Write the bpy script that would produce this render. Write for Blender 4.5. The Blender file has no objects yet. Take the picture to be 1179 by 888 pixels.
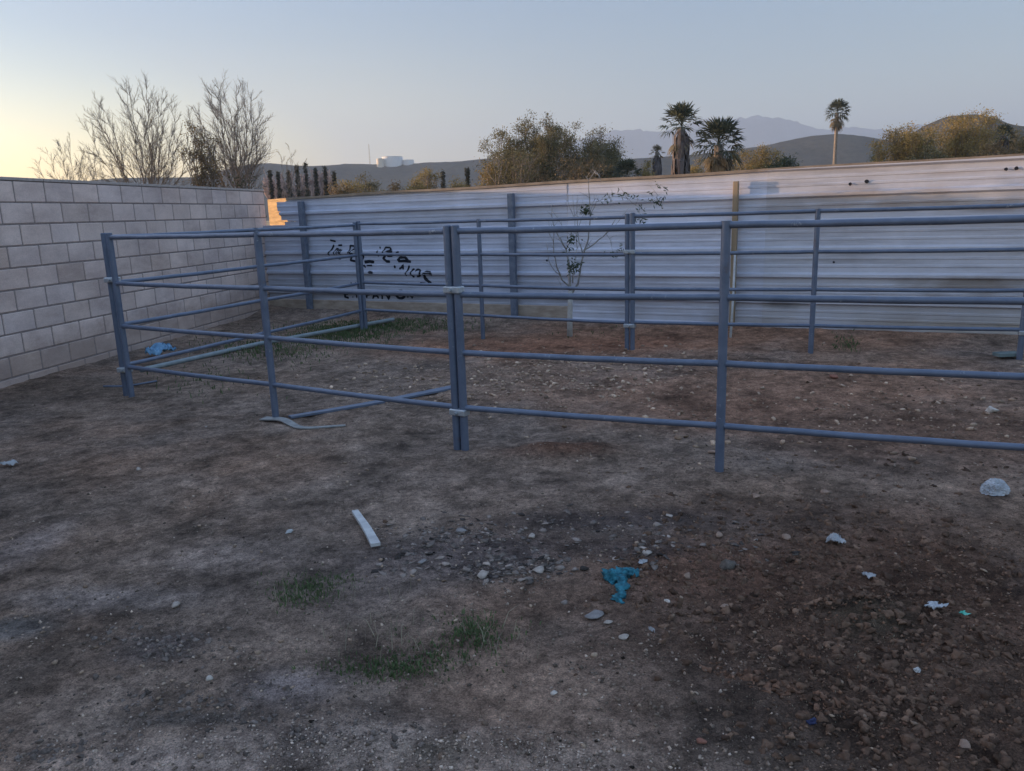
import bpy, math, random
import numpy as np
from mathutils import Vector, noise
random.seed(7)
rng = np.random.default_rng(11)
R = math.radians
S = bpy.context.scene
C = S.collection

# ------------------------------------------------------------------ camera
F, PW, PH = 900.0, 1179.0, 888.0
P, RO, H = R(12.53), R(1.82), 1.5
CR = Vector((math.cos(RO), -math.sin(RO)*math.sin(P), -math.sin(RO)*math.cos(P)))
CU = Vector((math.sin(RO), math.cos(RO)*math.sin(P), math.cos(RO)*math.cos(P)))
FW = Vector((0, math.cos(P), -math.sin(P)))
cam = bpy.data.objects.new('camera', bpy.data.cameras.new('camera'))
C.objects.link(cam); S.camera = cam
from mathutils import Matrix
m = Matrix((CR, CU, -FW)).transposed().to_4x4(); m.translation = (0, 0, H)
cam.matrix_world = m
cam.data.sensor_fit = 'HORIZONTAL'; cam.data.sensor_width = 36
cam.data.lens = F/PW*36; cam.data.clip_start = .05; cam.data.clip_end = 40000

def ray(px, py):
    return FW + CR*((px-PW/2)/F) + CU*((PH/2-py)/F)
def g(px, py, z=0.0):                       # where the sight line meets the level z
    d = ray(px, py); t = (z-H)/d.z
    return Vector((d.x*t, d.y*t, z))
def at(px, py, Y):                          # point at depth Y
    d = ray(px, py); t = Y/d.y
    return Vector((d.x*t, Y, H+d.z*t))

# ------------------------------------------------------------------ noise
def vnoise(x, y, seed=0):
    x = np.asarray(x, float); y = np.asarray(y, float)
    xi = np.floor(x).astype(np.int64); yi = np.floor(y).astype(np.int64)
    xf = x-xi; yf = y-yi
    def hsh(a, b):
        n = (a*374761393 + b*668265263 + seed*1442695041) & 0xffffffff
        n = ((n ^ (n >> 13))*1274126177) & 0xffffffff
        return ((n ^ (n >> 16)) & 0xffff)/65535.0
    u = xf*xf*(3-2*xf); v = yf*yf*(3-2*yf)
    return ((hsh(xi, yi)*(1-u)+hsh(xi+1, yi)*u)*(1-v) + (hsh(xi, yi+1)*(1-u)+hsh(xi+1, yi+1)*u)*v)*2-1
def fbm(x, y, sc, o=4, seed=0, gain=.5):
    s = 0; a = 1; t = 0
    for i in range(o):
        s = s + a*vnoise(x/sc*2**i+17.3*i, y/sc*2**i-9.1*i, seed+i); t += a; a *= gain
    return s/t
def blob(x, y, cx, cy, rx, ry, ang=0, wob=.35, seed=3):
    c, s = math.cos(ang), math.sin(ang)
    dx, dy = x-cx, y-cy
    u = (dx*c+dy*s)/rx; v = (-dx*s+dy*c)/ry
    r = np.sqrt(u*u+v*v)+wob*fbm(x, y, .35, 4, seed)
    return np.clip(1.5-1.25*r, 0, 1)
def pblob(x, y, px, py, rpx, rpy, **k):     # a blob of the ground sized by how wide it looks
    a = g(px, py); b = g(px+rpx, py); c = g(px, py-rpy); d = g(px, py+rpy)
    return blob(x, y, a.x, a.y, (b-a).length, (c-d).length/2, **k)

# ------------------------------------------------------------------ ground height
rows = g(860, 640); 
def zone_clods(x, y):
    z = pblob(x, y, 1000, 680, 330, 120, seed=21, wob=.5)
    z = np.maximum(z, pblob(x, y, 1080, 810, 260, 110, seed=22, wob=.5))
    return np.maximum(z, .7*pblob(x, y, 800, 660, 120, 30, seed=23))
def hz(x, y):
    x = np.asarray(x, float); y = np.asarray(y, float)
    feet = 0
    for fx, fy in ((-3.40, 6.80), (-1.84, 5.78), (-.35, 4.92), (1.20, 4.30), (-1.93, 10.34), (-.32, 9.37), (1.29, 8.39), (2.98, 7.76), (4.74, 7.1)):
        r2 = ((x-fx)**2+(y-fy)**2)/.011
        feet = feet+.020*np.exp(-r2*.35)-.016*np.exp(-r2*1.3)
    near = np.clip((60-np.hypot(x, y))/45, 0, 1)
    h = feet + .022*fbm(x, y, 1.7, 3, 1) + .009*fbm(x, y, .42, 3, 5) + .009*fbm(x, y, .10, 3, 9, .6) - .012*np.clip(fbm(x, y, .22, 3, 12)-.25, 0, 1)*2
    zc = zone_clods(x, y)
    h = h + zc*(.030*np.abs(fbm(x, y, .17, 4, 31, .72)) + .020*np.abs(fbm(x, y, .055, 3, 33, .7)))
    nr = pblob(x, y, 330, 860, 330, 50, seed=65)
    h = h + nr*.016*np.abs(fbm(x, y, .07, 3, 66, .7))
    inn = blob(x, y, .6, 7.2, 4.2, 2.2, wob=.3, seed=44)
    h = h + inn*.022*np.abs(fbm(x, y, .2, 4, 35, .6))
    # bank along the block wall and under the metal fence
    dw = (x+4.83-.153*(y-7.3))
    h = h + .05*np.clip(1-np.abs(dw)/.7, 0, 1)**2
    df = ((x-.15)*(-.4415)+(y-10.79)*(-.897))
    sf = ((x-.15)*.897-(y-10.79)*.4415)
    h = h + .10*np.clip(1-np.abs(df-.1)/.9, 0, 1)**1.5*(1-.45*np.clip((sf+1)/2, 0, 1))
    m1 = g(640, 519)
    h = h + .05*np.exp(-((x-m1.x)/.42)**2-((y-m1.y)/.14)**2)*(1+.5*fbm(x, y, .2, 3, 61))
    m2 = g(1000, 705)
    h = h + .035*np.exp(-((x-m2.x)/.16)**2-((y-m2.y)/.12)**2)*(1+.7*fbm(x, y, .05, 3, 62))
    m3 = g(400, 860)
    h = h + .018*np.exp(-((x-m3.x)/.5)**2-((y-m3.y)/.10)**2)
    return h*near
def gh(x, y): return float(hz(np.array([x]), np.array([y]))[0])
def gp(px, py, dz=0.0):                     # ground point seen at a pixel, on the real height
    v = g(px, py)
    for _ in range(3): v = g(px, py, gh(v.x, v.y))
    v.z += dz; return v

# ------------------------------------------------------------------ materials
def new_mat(name, base=(.5, .5, .5), rough=.8, metal=0.0, spec=.3):
    mt = bpy.data.materials.new(name); mt.use_nodes = True
    b = mt.node_tree.nodes['Principled BSDF']
    b.inputs['Base Color'].default_value = (*base, 1); b.inputs['Roughness'].default_value = rough
    b.inputs['Metallic'].default_value = metal; b.inputs['Specular IOR Level'].default_value = spec
    return mt, mt.node_tree, b
def nz(nt, scale, detail=6, rough=.6, coord='Object', dist=0.0, vec=(1, 1, 1)):
    tc = nt.nodes.new('ShaderNodeTexCoord'); mp = nt.nodes.new('ShaderNodeMapping')
    mp.inputs['Scale'].default_value = vec
    n = nt.nodes.new('ShaderNodeTexNoise'); n.inputs['Scale'].default_value = scale
    n.inputs['Detail'].default_value = detail; n.inputs['Roughness'].default_value = rough
    n.inputs['Distortion'].default_value = dist
    nt.links.new(tc.outputs[coord], mp.inputs[0]); nt.links.new(mp.outputs[0], n.inputs['Vector'])
    return n
def ramp(nt, src, stops):
    r = nt.nodes.new('ShaderNodeValToRGB')
    while len(r.color_ramp.elements) < len(stops): r.color_ramp.elements.new(.5)
    for e, (p, c) in zip(r.color_ramp.elements, stops):
        e.position = p; e.color = (*c, 1) if len(c) == 3 else c
    nt.links.new(src, r.inputs[0]); return r
def mixc(nt, a, b, fac, mode='MIX'):
    n = nt.nodes.new('ShaderNodeMix'); n.data_type = 'RGBA'; n.blend_type = mode
    if hasattr(fac, 'node'): nt.links.new(fac, n.inputs[0])
    else: n.inputs[0].default_value = fac
    for s, i in ((a, 6), (b, 7)):
        if hasattr(s, 'node'): nt.links.new(s, n.inputs[i])
        else: n.inputs[i].default_value = (*s, 1)
    return n.outputs[2]
def bump(nt, b, src, strength=.5, dist=.01):
    n = nt.nodes.new('ShaderNodeBump'); n.inputs['Strength'].default_value = strength
    n.inputs['Distance'].default_value = dist
    nt.links.new(src, n.inputs['Height']); nt.links.new(n.outputs[0], b.inputs['Normal'])
def noisy(name, c1, c2, scale=8, rough=.8, metal=0.0, bs=.3, bd=.01, spec=.3, lo=.35, hi=.65, vec=(1, 1, 1)):
    mt, nt, b = new_mat(name, c1, rough, metal, spec)
    n = nz(nt, scale, vec=vec); r = ramp(nt, n.outputs[0], [(lo, c1), (hi, c2)])
    nt.links.new(r.outputs[0], b.inputs['Base Color'])
    if bs: bump(nt, b, n.outputs[0], bs, bd)
    return mt
def tinted(name, scale, amt=.5, rough=.9, bs=.6, bd=.006, spec=.15, detail=8):
    """base colour from the mesh's own colour attribute, broken up by fine noise"""
    mt, nt, b = new_mat(name, rough=rough, spec=spec)
    a = nt.nodes.new('ShaderNodeAttribute'); a.attribute_name = 'tint'
    n = nz(nt, scale, detail, .7)
    r = ramp(nt, n.outputs[0], [(.3, (1-amt,)*3), (.7, (1+amt*.8,)*3)])
    c = mixc(nt, a.outputs['Color'], r.outputs[0], 1.0, 'MULTIPLY')
    nt.links.new(c, b.inputs['Base Color'])
    if bs: bump(nt, b, n.outputs[0], bs, bd)
    return mt, nt, b

M = {}
# dirt
mt, nt, b = new_mat('dirt', rough=.95, spec=.1)
a = nt.nodes.new('ShaderNodeAttribute'); a.attribute_name = 'tint'
n1 = nz(nt, 38, 10, .75); n2 = nz(nt, 160, 6, .8); n3 = nz(nt, 10, 8, .65)
r1 = ramp(nt, n1.outputs[0], [(.36, (.55, .53, .52)), (.5, (1, 1, 1)), (.64, (1.42, 1.38, 1.34))])
r2 = ramp(nt, n2.outputs[0], [(.38, (.60, .59, .58)), (.50, (1, 1, 1)), (.62, (1.5, 1.46, 1.42))])
r3 = ramp(nt, n3.outputs[0], [(.3, (.60, .58, .57)), (.7, (1.35, 1.33, 1.30))])
c = mixc(nt, a.outputs['Color'], r1.outputs[0], 1, 'MULTIPLY')
c = mixc(nt, c, r2.outputs[0], 1, 'MULTIPLY'); c = mixc(nt, c, r3.outputs[0], 1, 'MULTIPLY')
nt.links.new(c, b.inputs['Base Color'])
ad = nt.nodes.new('ShaderNodeMath'); ad.operation = 'ADD'
nt.links.new(n1.outputs[0], ad.inputs[0]); nt.links.new(n2.outputs[0], ad.inputs[1])
bump(nt, b, ad.outputs[0], 1.0, .022)
M['dirt'] = mt
M['clod'] = tinted('clod', 60, .45, bs=.8)[0]
M['stone'] = tinted('stone', 25, .3, bs=.5)[0]
M['leaf'] = None
M['pipe'] = noisy('blue_grey_pipe_paint', (.098, .122, .18), (.135, .16, .225), 9, .45, 0.2, .15, .002, .5)
nt = M['pipe'].node_tree; b = nt.nodes['Principled BSDF']; lk = b.inputs['Base Color'].links[0].from_socket
n7 = nz(nt, 14, 8, .75); n8 = nz(nt, 3.2, 6, .7)
c = mixc(nt, lk, (.30, .32, .36), ramp(nt, n7.outputs[0], [(.62, (0, 0, 0)), (.66, (.8, .8, .8))]).outputs[0])      # scuffs to bare zinc
c = mixc(nt, c, (.13, .07, .045), ramp(nt, n8.outputs[0], [(.60, (0, 0, 0)), (.72, (.75, .75, .75))]).outputs[0])    # rust and mud film
nt.links.new(c, b.inputs['Base Color'])
M['clamp'] = noisy('galvanised_clamp', (.34, .36, .39), (.48, .50, .52), 30, .4, .5, .1, .001)
M['postm'] = noisy('dark_fence_post', (.10, .12, .17), (.17, .19, .24), 12, .7, 0, .3, .003)
M['cap'] = noisy('weathered_cap_rail', (.20, .155, .12), (.30, .24, .19), 6, .85)
M['kick'] = noisy('earthy_board', (.30, .23, .18), (.46, .37, .30), 5, .95, 0, .5, .01, vec=(1, 1, 3))
M['tan'] = noisy('sun_patch_tan', (.34, .215, .10), (.56, .38, .19), 7, .9, 0, .6, .02, vec=(.4, .4, 3))  # warm low sun put into the base colour
M['paint'] = new_mat('black_spray_paint', (.012, .014, .022), .75)[0]
M['white'] = noisy('chalky_white', (.36, .35, .35), (.50, .49, .48), 20, .7)
M['mortar'] = noisy('mortar', (.20, .16, .15), (.28, .23, .215), 30, .95)
M['bark_grey'] = noisy('grey_bark', (.13, .11, .095), (.24, .205, .175), 8, .9)
M['bark_pale'] = noisy('pale_bark', (.24, .20, .18), (.34, .29, .26), 8, .9)
M['sap_bark'] = noisy('sapling_bark', (.20, .19, .19), (.33, .32, .31), 14, .8)
M['lime'] = noisy('limewashed_bark', (.36, .34, .32), (.50, .48, .46), 20, .9)
M['palm_skirt'] = noisy('dead_fronds', (.06, .05, .052), (.16, .135, .13), 10, .95, vec=(1, 1, .15))
M['palm_trunk'] = noisy('palm_trunk', (.14, .12, .10), (.26, .22, .19), 6, .95)
def leafmat(name, c1, c2, tr=.25):
    mt, nt, b = new_mat(name, c1, .7, 0, .2)
    n = nz(nt, 1.3, 5, .7); r = ramp(nt, n.outputs[0], [(.35, c1), (.65, c2)])
    ge = nt.nodes.new('ShaderNodeAttribute'); ge.attribute_name = 'tint'
    c = mixc(nt, r.outputs[0], ge.outputs['Color'], 1, 'MULTIPLY')
    nt.links.new(c, b.inputs['Base Color'])
    t = nt.nodes.new('ShaderNodeBsdfTranslucent'); nt.links.new(c, t.inputs[0])
    mx = nt.nodes.new('ShaderNodeMixShader'); mx.inputs[0].default_value = tr
    nt.links.new(b.outputs[0], mx.inputs[1]); nt.links.new(t.outputs[0], mx.inputs[2])
    nt.links.new(mx.outputs[0], nt.nodes['Material Output'].inputs[0])
    return mt
M['leaf_olive'] = leafmat('olive_leaves', (.10, .092, .05), (.18, .155, .08))
M['leaf_gold'] = leafmat('golden_leaves', (.20, .155, .06), (.31, .23, .09))
M['leaf_dark'] = leafmat('dark_leaves', (.035, .05, .03), (.07, .085, .045))
M['leaf_brown'] = leafmat('rusty_leaves', (.13, .095, .05), (.21, .15, .08))
M['leaf_palm'] = leafmat('palm_fronds', (.05, .062, .045), (.095, .105, .07))
M['leaf_palm_dry'] = leafmat('dry_palm_fronds', (.13, .11, .075), (.22, .185, .125))
M['leaf_cyp'] = leafmat('cypress_foliage', (.045, .045, .035), (.08, .075, .055), .1)
M['grass'] = leafmat('green_grass', (.085, .12, .05), (.13, .165, .075), .3)
M['straw'] = leafmat('dry_straw', (.28, .24, .17), (.4, .35, .26), .3)
M['teal'] = noisy('teal_cloth', (.008, .05, .07), (.03, .19, .25), 45, .75, 0, .5, .004)
M['plastic_white'] = noisy('white_plastic', (.36, .37, .40), (.50, .50, .52), 14, .4, 0, .4, .004, .5)
M['paper'] = noisy('dirty_paper', (.30, .30, .31), (.46, .45, .46), 14, .8)
M['plastic_blue'] = noisy('pale_blue_plastic', (.10, .24, .42), (.22, .42, .62), 18, .35, 0, .4, .004, .5)
M['plastic_green'] = noisy('green_wrapper', (.05, .35, .25), (.2, .6, .5), 40, .5)
M['navy'] = noisy('navy_scrap', (.015, .02, .06), (.03, .035, .09), 30, .6)
M['greyboard'] = noisy('grey_green_board', (.10, .14, .15), (.16, .20, .20), 6, .8)
M['strap'] = noisy('dull_metal_strap', (.20, .20, .20), (.32, .31, .30), 20, .6, .2)
M['tank'] = noisy('white_tank', (.62, .62, .62), (.7, .7, .7), .1, .6, bs=0)
M['tank_warm'] = noisy('cream_tank', (.6, .53, .42), (.66, .58, .47), .1, .6, bs=0)
M['mast'] = new_mat('mast_steel', (.3, .3, .3), .6)[0]

# ------------------------------------------------------------------ mesh helpers
def link(name, V, Fc, mat, parent=None, smooth=False, tint=None, mats=None, mi=None):
    me = bpy.data.meshes.new(name)
    V = np.asarray(V, float).reshape(-1, 3)
    me.from_pydata(V.tolist(), [], [tuple(int(i) for i in f) for f in Fc]) if not isinstance(Fc, np.ndarray) else build(me, V, Fc)
    for q in (mats or [mat]): me.materials.append(q)
    if mi is not None: me.polygons.foreach_set('material_index', np.asarray(mi, np.int32))
    if smooth: me.polygons.foreach_set('use_smooth', np.ones(len(me.polygons), bool))
    if tint is not None:
        at_ = me.color_attributes.new('tint', 'FLOAT_COLOR', 'POINT')
        t = np.ones((len(V), 4)); t[:, :3] = tint
        at_.data.foreach_set('color', t.ravel())
    me.update()
    o = bpy.data.objects.new(name, me); C.objects.link(o)
    if parent is not None: o.parent = parent
    return o
def build(me, V, Fc):
    n, k = Fc.shape
    me.vertices.add(len(V)); me.vertices.foreach_set('co', V.ravel())
    me.loops.add(n*k); me.loops.foreach_set('vertex_index', Fc.ravel().astype(np.int32))
    me.polygons.add(n); me.polygons.foreach_set('loop_start', (np.arange(n)*k).astype(np.int32))
    me.polygons.foreach_set('loop_total', np.full(n, k, np.int32))
    me.update(calc_edges=True)
class MB:
    def __init__(s): s.v = []; s.f = []; s.mi = []
    def add(s, v, f, mi=0):
        o = len(s.v); s.v += [tuple(p) for p in v]; s.f += [tuple(i+o for i in q) for q in f]; s.mi += [mi]*len(f)
    def box(s, c, ux, uy, uz, hx, hy, hz_, bev=0, mi=0):
        """box at c, with bevelled long edges when bev > 0"""
        c = Vector(c); ux, uy, uz = Vector(ux), Vector(uy), Vector(uz)
        if bev <= 0:
            v = [c+ux*hx*a+uy*hy*b_+uz*hz_*d for a in (-1, 1) for b_ in (-1, 1) for d in (-1, 1)]
            s.add(v, [(0, 1, 3, 2), (4, 6, 7, 5), (0, 4, 5, 1), (2, 3, 7, 6), (0, 2, 6, 4), (1, 5, 7, 3)], mi); return
        v = []; 
        for (a, b_, d, k) in ((-1, 0, 0, 0),):
            pass
        # three face rings: inset faces + chamfers
        def P_(a, b_, d): return c+ux*a+uy*b_+uz*d
        ix, iy, iz = hx-bev, hy-bev, hz_-bev
        idx = {}
        for sx in (-1, 1):
            for sy in (-1, 1):
                for sz in (-1, 1):
                    for k, q in enumerate(((hx, iy, iz), (ix, hy, iz), (ix, iy, hz_))):
                        idx[sx, sy, sz, k] = len(v); v.append(P_(sx*q[0], sy*q[1], sz*q[2]))
        f = []
        for sg in (-1, 1):
            f.append([idx[sg, -1, -1, 0], idx[sg, 1, -1, 0], idx[sg, 1, 1, 0], idx[sg, -1, 1, 0]])
            f.append([idx[-1, sg, -1, 1], idx[1, sg, -1, 1], idx[1, sg, 1, 1], idx[-1, sg, 1, 1]])
            f.append([idx[-1, -1, sg, 2], idx[1, -1, sg, 2], idx[1, 1, sg, 2], idx[-1, 1, sg, 2]])
        for a in (-1, 1):
            for b_ in (-1, 1):
                f.append([idx[a, b_, -1, 0], idx[a, b_, 1, 0], idx[a, b_, 1, 1], idx[a, b_, -1, 1]])
                f.append([idx[a, -1, b_, 0], idx[a, 1, b_, 0], idx[a, 1, b_, 2], idx[a, -1, b_, 2]])
                f.append([idx[-1, a, b_, 1], idx[1, a, b_, 1], idx[1, a, b_, 2], idx[-1, a, b_, 2]])
                for d in (-1, 1): f.append([idx[a, b_, d, 0], idx[a, b_, d, 1], idx[a, b_, d, 2]])
        s.add(v, f, mi)
    def tube(s, pts, rad, n=8, cap=True, mi=0):
        pts = [Vector(p) for p in pts]
        if not hasattr(rad, '__len__'): rad = [rad]*len(pts)
        o = len(s.v); ref = None
        for i, p in enumerate(pts):
            d = (pts[min(i+1, len(pts)-1)]-pts[max(i-1, 0)]).normalized()
            if ref is None:
                ref = d.orthogonal().normalized()
                if abs(d.z) < .9: ref = d.cross(Vector((0, 0, 1))).normalized()
            ref = (ref-d*ref.dot(d)).normalized(); w = d.cross(ref)
            for k in range(n):
                t = 2*math.pi*k/n
                s.v.append(tuple(p+(ref*math.cos(t)+w*math.sin(t))*rad[i]))
        for i in range(len(pts)-1):
            for k in range(n):
                a_ = o+i*n+k; b_ = o+i*n+(k+1) % n
                s.f.append((a_, b_, b_+n, a_+n)); s.mi.append(mi)
        if cap:
            s.f.append(tuple(o+k for k in range(n))[::-1]); s.f.append(tuple(o+(len(pts)-1)*n+k for k in range(n))); s.mi += [mi, mi]
    def make(s, name, mat, parent=None, smooth=False, tint=None, mats=None):
        o = link(name, s.v, s.f, mat, parent, smooth, tint, mats, s.mi if mats else None)
        bm_fix(o); return o
import bmesh
def bm_fix(o):
    bm = bmesh.new(); bm.from_mesh(o.data); bmesh.ops.recalc_face_normals(bm, faces=bm.faces); bm.to_mesh(o.data); bm.free()
def sharpen(o, deg=40):
    o.data.set_sharp_from_angle(angle=R(deg)) if hasattr(o.data, 'set_sharp_from_angle') else None
def tag(o, label=None, cat=None, group=None, kind=None):
    if label: o['label'] = label
    if cat: o['category'] = cat
    if group: o['group'] = group
    if kind: o['kind'] = kind
    return o
def empty(name, loc, label, cat, group=None, rz=0):
    o = bpy.data.objects.new(name, None); C.objects.link(o); o.location = loc; o.rotation_euler = (0, 0, rz)
    o.empty_display_size = .2
    return tag(o, label, cat, group)
def copy_thing(root, loc, rz, label, group=None):
    r = root.copy(); C.objects.link(r); r.location = loc; r.rotation_euler = (0, 0, rz); r['label'] = label
    if group: r['group'] = group
    for ch in list(root.children):
        c_ = ch.copy(); C.objects.link(c_); c_.parent = r
        for g2 in list(ch.children):
            d_ = g2.copy(); C.objects.link(d_); d_.parent = c_
    return r

# ------------------------------------------------------------------ ground sheet
def axis_x():
    a = list(np.arange(-3.2, 3.2, .02)); x = 3.2; st = .022
    right = []
    while x < 9000:
        right.append(x); x += st; st = .04 if x < 8 else st*1.35
        if x < 8: st = .04
    return np.array([-v for v in right[::-1]]+a[1:]+right)
def axis_y():
    o = [-9000, -3000, -1000, -300, -100, -30, -10, -4, -1, 0, .6, 1.0, 1.3]; y = 1.45
    while y < 14.5: o.append(y); y *= 1.0058
    st = .2
    while y < 14000: o.append(y); y += st; st *= 1.3
    return np.array(o)
gx, gy = axis_x(), axis_y()
X, Y = np.meshgrid(gx, gy); Z = hz(X, Y)
X, Y, Z = X.ravel(), Y.ravel(), Z.ravel()
def lerp(a_, b_, t): return a_+(np.array(b_)-a_)*t[:, None]
base = np.tile(np.array((.105, .090, .080)), (len(X), 1))
t = np.clip(.5+.9*fbm(X, Y, 1.1, 5, 71), 0, 1); base = lerp(base, (.085, .078, .075), t)
t = np.clip(.1+1.1*fbm(X, Y, .8, 5, 81), 0, 1); base = lerp(base, (.125, .088, .066), t*.6)
# pale dusty patches
t = np.clip(1.8*fbm(X, Y, .55, 5, 91)-.35, 0, 1); base = lerp(base, (.155, .143, .137), t*.6)
for (px, py, rx, ry, col, st, sd) in (
    (760, 390, 420, 22, (.115, .075, .055), .85, 1), (900, 450, 330, 40, (.115, .078, .060), .8, 2),
    (640, 519, 80, 10, (.07, .042, .032), .8, 3), (350, 430, 120, 30, (.095, .082, .074), .6, 4),
    (640, 398, 190, 12, (.11, .062, .044), .7, 5),
    (990, 670, 350, 120, (.050, .034, .027), .95, 6), (1060, 810, 280, 110, (.046, .034, .028), .95, 7), (1060, 500, 200, 34, (.070, .048, .038), .75, 31), (820, 470, 160, 22, (.075, .05, .04), .6, 32),
    (800, 655, 120, 40, (.062, .041, .033), .85, 8), (1000, 715, 70, 28, (.035, .032, .026), .8, 9),
    (540, 640, 130, 26, (.052, .048, .052), .9, 10), (700, 600, 150, 16, (.042, .038, .040), .9, 11), (730, 632, 90, 16, (.045, .04, .042), .8, 28),
    (350, 870, 320, 34, (.155, .142, .138), .9, 12), (600, 880, 130, 20, (.15, .136, .13), .7, 13),
    (120, 690, 130, 14, (.15, .145, .15), .7, 14), (30, 630, 40, 25, (.17, .16, .165), .6, 15),
    (330, 790, 70, 26, (.15, .148, .165), .6, 16), (190, 745, 55, 22, (.06, .058, .063), .8, 17),
    (220, 830, 110, 10, (.055, .056, .058), .75, 18), (20, 722, 50, 12, (.075, .085, .095), .7, 19),
    (60, 452, 150, 14, (.062, .055, .05), .7, 20), (600, 690, 110, 30, (.12, .09, .075), .5, 21),
    (560, 560, 240, 24, (.13, .118, .112), .5, 22), (290, 640, 110, 18, (.14, .13, .13), .45, 23),
    (900, 560, 200, 22, (.115, .095, .082), .6, 24), (500, 870, 60, 18, (.03, .032, .026), .6, 25),
    (640, 800, 170, 60, (.12, .098, .085), .6, 26), (450, 660, 110, 40, (.085, .08, .084), .5, 27)):
    base = lerp(base, col, pblob(X, Y, px, py, rx, ry, seed=100+sd)*st)
far = np.clip((np.hypot(X, Y)-25)/60, 0, 1); base = lerp(base, (.14, .115, .075), far)
GSC = 1.5
mod = 1+.55*fbm(X, Y, .28, 4, 601)+.55*fbm(X, Y, .075, 3, 611, .7)
dark = np.clip(2.6*fbm(X, Y, .5, 5, 621, .65)-.75, 0, 1)              # damp, trodden patches
gcol = base*np.array([2.95, 2.48, 2.18])*np.clip(mod, .4, 1.8)[:, None]
gcol = gcol*(1-.38*dark[:, None])
nx, ny = len(gx), len(gy)
ii = (np.arange(ny-1)[:, None]*nx+np.arange(nx-1)[None, :]).ravel()
Fq = np.stack([ii, ii+1, ii+nx+1, ii+nx], 1)
tag(link('ground', np.stack([X, Y, Z], 1), Fq, M['dirt'], smooth=True, tint=gcol), kind='structure')

# ------------------------------------------------------------------ scattered loose matter
def ico(sub):
    bm = bmesh.new(); bmesh.ops.create_icosphere(bm, subdivisions=sub, radius=1)
    v = np.array([q.co[:] for q in bm.verts]); f = np.array([[q.index for q in p.verts] for p in bm.faces]); bm.free()
    return v, f
ICO1, ICO2 = ico(1), ico(2)
def rock_shape(seed, ang=.35, sub=2, flat=1.0):
    v, f = (ICO2 if sub == 2 else ICO1); v = v.copy()
    r = np.random.default_rng(seed)
    for _ in range(12):                         # slice with random planes: faceted stone
        d = r.normal(size=3); d /= np.linalg.norm(d); k = r.uniform(.4, .8)
        s = v@d; v -= np.outer(np.clip(s-k, 0, None), d)*1.0
    v *= 1+ang*.32*np.array([noise.noise(Vector(q*1.7)+Vector((seed, 0, 0))) for q in v])[:, None]
    v *= np.array([r.uniform(.8, 1.25), r.uniform(.7, 1.0), flat*r.uniform(.5, .8)])
    return v, f
PROTO = [rock_shape(i, sub=1) for i in range(14)]
PROTO2 = [rock_shape(50+i, ang=2.6, sub=2) for i in range(10)]
PFLAT = [rock_shape(80+i, ang=2.2, sub=1, flat=.32) for i in range(10)]
def scatter(name, pts, sizes, cols, protos, mat, sink=.25, tilt=.35):
    Vs, Fs, Ts = [], [], []; o = 0
    zz = hz(pts[:, 0], pts[:, 1])
    for i in range(len(pts)):
        v, f = protos[rng.integers(len(protos))]
        a, tx, ty = rng.uniform(0, 6.28), rng.normal(0, tilt), rng.normal(0, tilt)
        ca, sa = math.cos(a), math.sin(a)
        q = v*sizes[i]
        q = np.stack([q[:, 0]*ca-q[:, 1]*sa, q[:, 0]*sa+q[:, 1]*ca, q[:, 2]+q[:, 0]*tx*.4+q[:, 1]*ty*.4], 1)
        q += (pts[i, 0], pts[i, 1], zz[i]+sizes[i]*(.5-sink)*.7)
        Vs.append(q); Fs.append(f+o); o += len(v); Ts.append(np.tile(cols[i], (len(v), 1)))
    return link(name, np.concatenate(Vs), np.concatenate(Fs), mat, tint=np.concatenate(Ts))
def pxpts(n, cx, cy, sx, sy, uniform=False):
    out = []
    while len(out) < n:
        if uniform: x, y = rng.uniform(cx-sx, cx+sx), rng.uniform(cy-sy, cy+sy)
        else: x, y = rng.normal(cx, sx), rng.normal(cy, sy)
        if y < 366 or y > 1000: continue
        p = g(x, y)
        if p.x < -4.75+.153*(p.y-7.3): continue
        if (p.x-.15)*(-.4415)+(p.y-10.79)*(-.897) < .08: continue
        out.append((p.x, p.y))
    return np.array(out)
def sz(n, lo, hi, pw=3): return lo+(hi-lo)*rng.random(n)**pw
def colz(n, a, b, j=.15):
    t = rng.random(n)[:, None]; c = (np.array(a)*(1-t)+np.array(b)*t)*np.array([1.12, .98, .86])
    return c*(1+rng.normal(0, j, (n, 1)))
# gravel everywhere
P1 = np.concatenate([pxpts(2600, 590, 660, 640, 260, True), pxpts(2200, 800, 440, 420, 60, True), pxpts(900, 590, 480, 300, 60)])
keep = fbm(P1[:, 0], P1[:, 1], .5, 3, 301)+rng.normal(0, .25, len(P1)) > -.05
P1 = P1[keep]; n = len(P1)
tag(scatter('gravel', P1, sz(n, .003, .017, 4), colz(n, (.15, .115, .095), (.33, .27, .22), .2), PROTO, M['stone']),
    'loose gravel strewn thinly over the dirt yard', 'gravel', kind='stuff')
# stony strip inside the pen
P2 = np.concatenate([pxpts(650, 560, 437, 100, 13), pxpts(450, 700, 425, 90, 16), pxpts(220, 1100, 470, 90, 25), pxpts(200, 800, 470, 160, 25)]); n = len(P2)
tag(scatter('pen_stones', P2, sz(n, .009, .038, 3.2), colz(n, (.20, .15, .12), (.46, .38, .32), .22), PROTO, M['stone']),
    'small pale stones scattered over the reddish dirt inside the pen', 'stones', kind='stuff')
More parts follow.
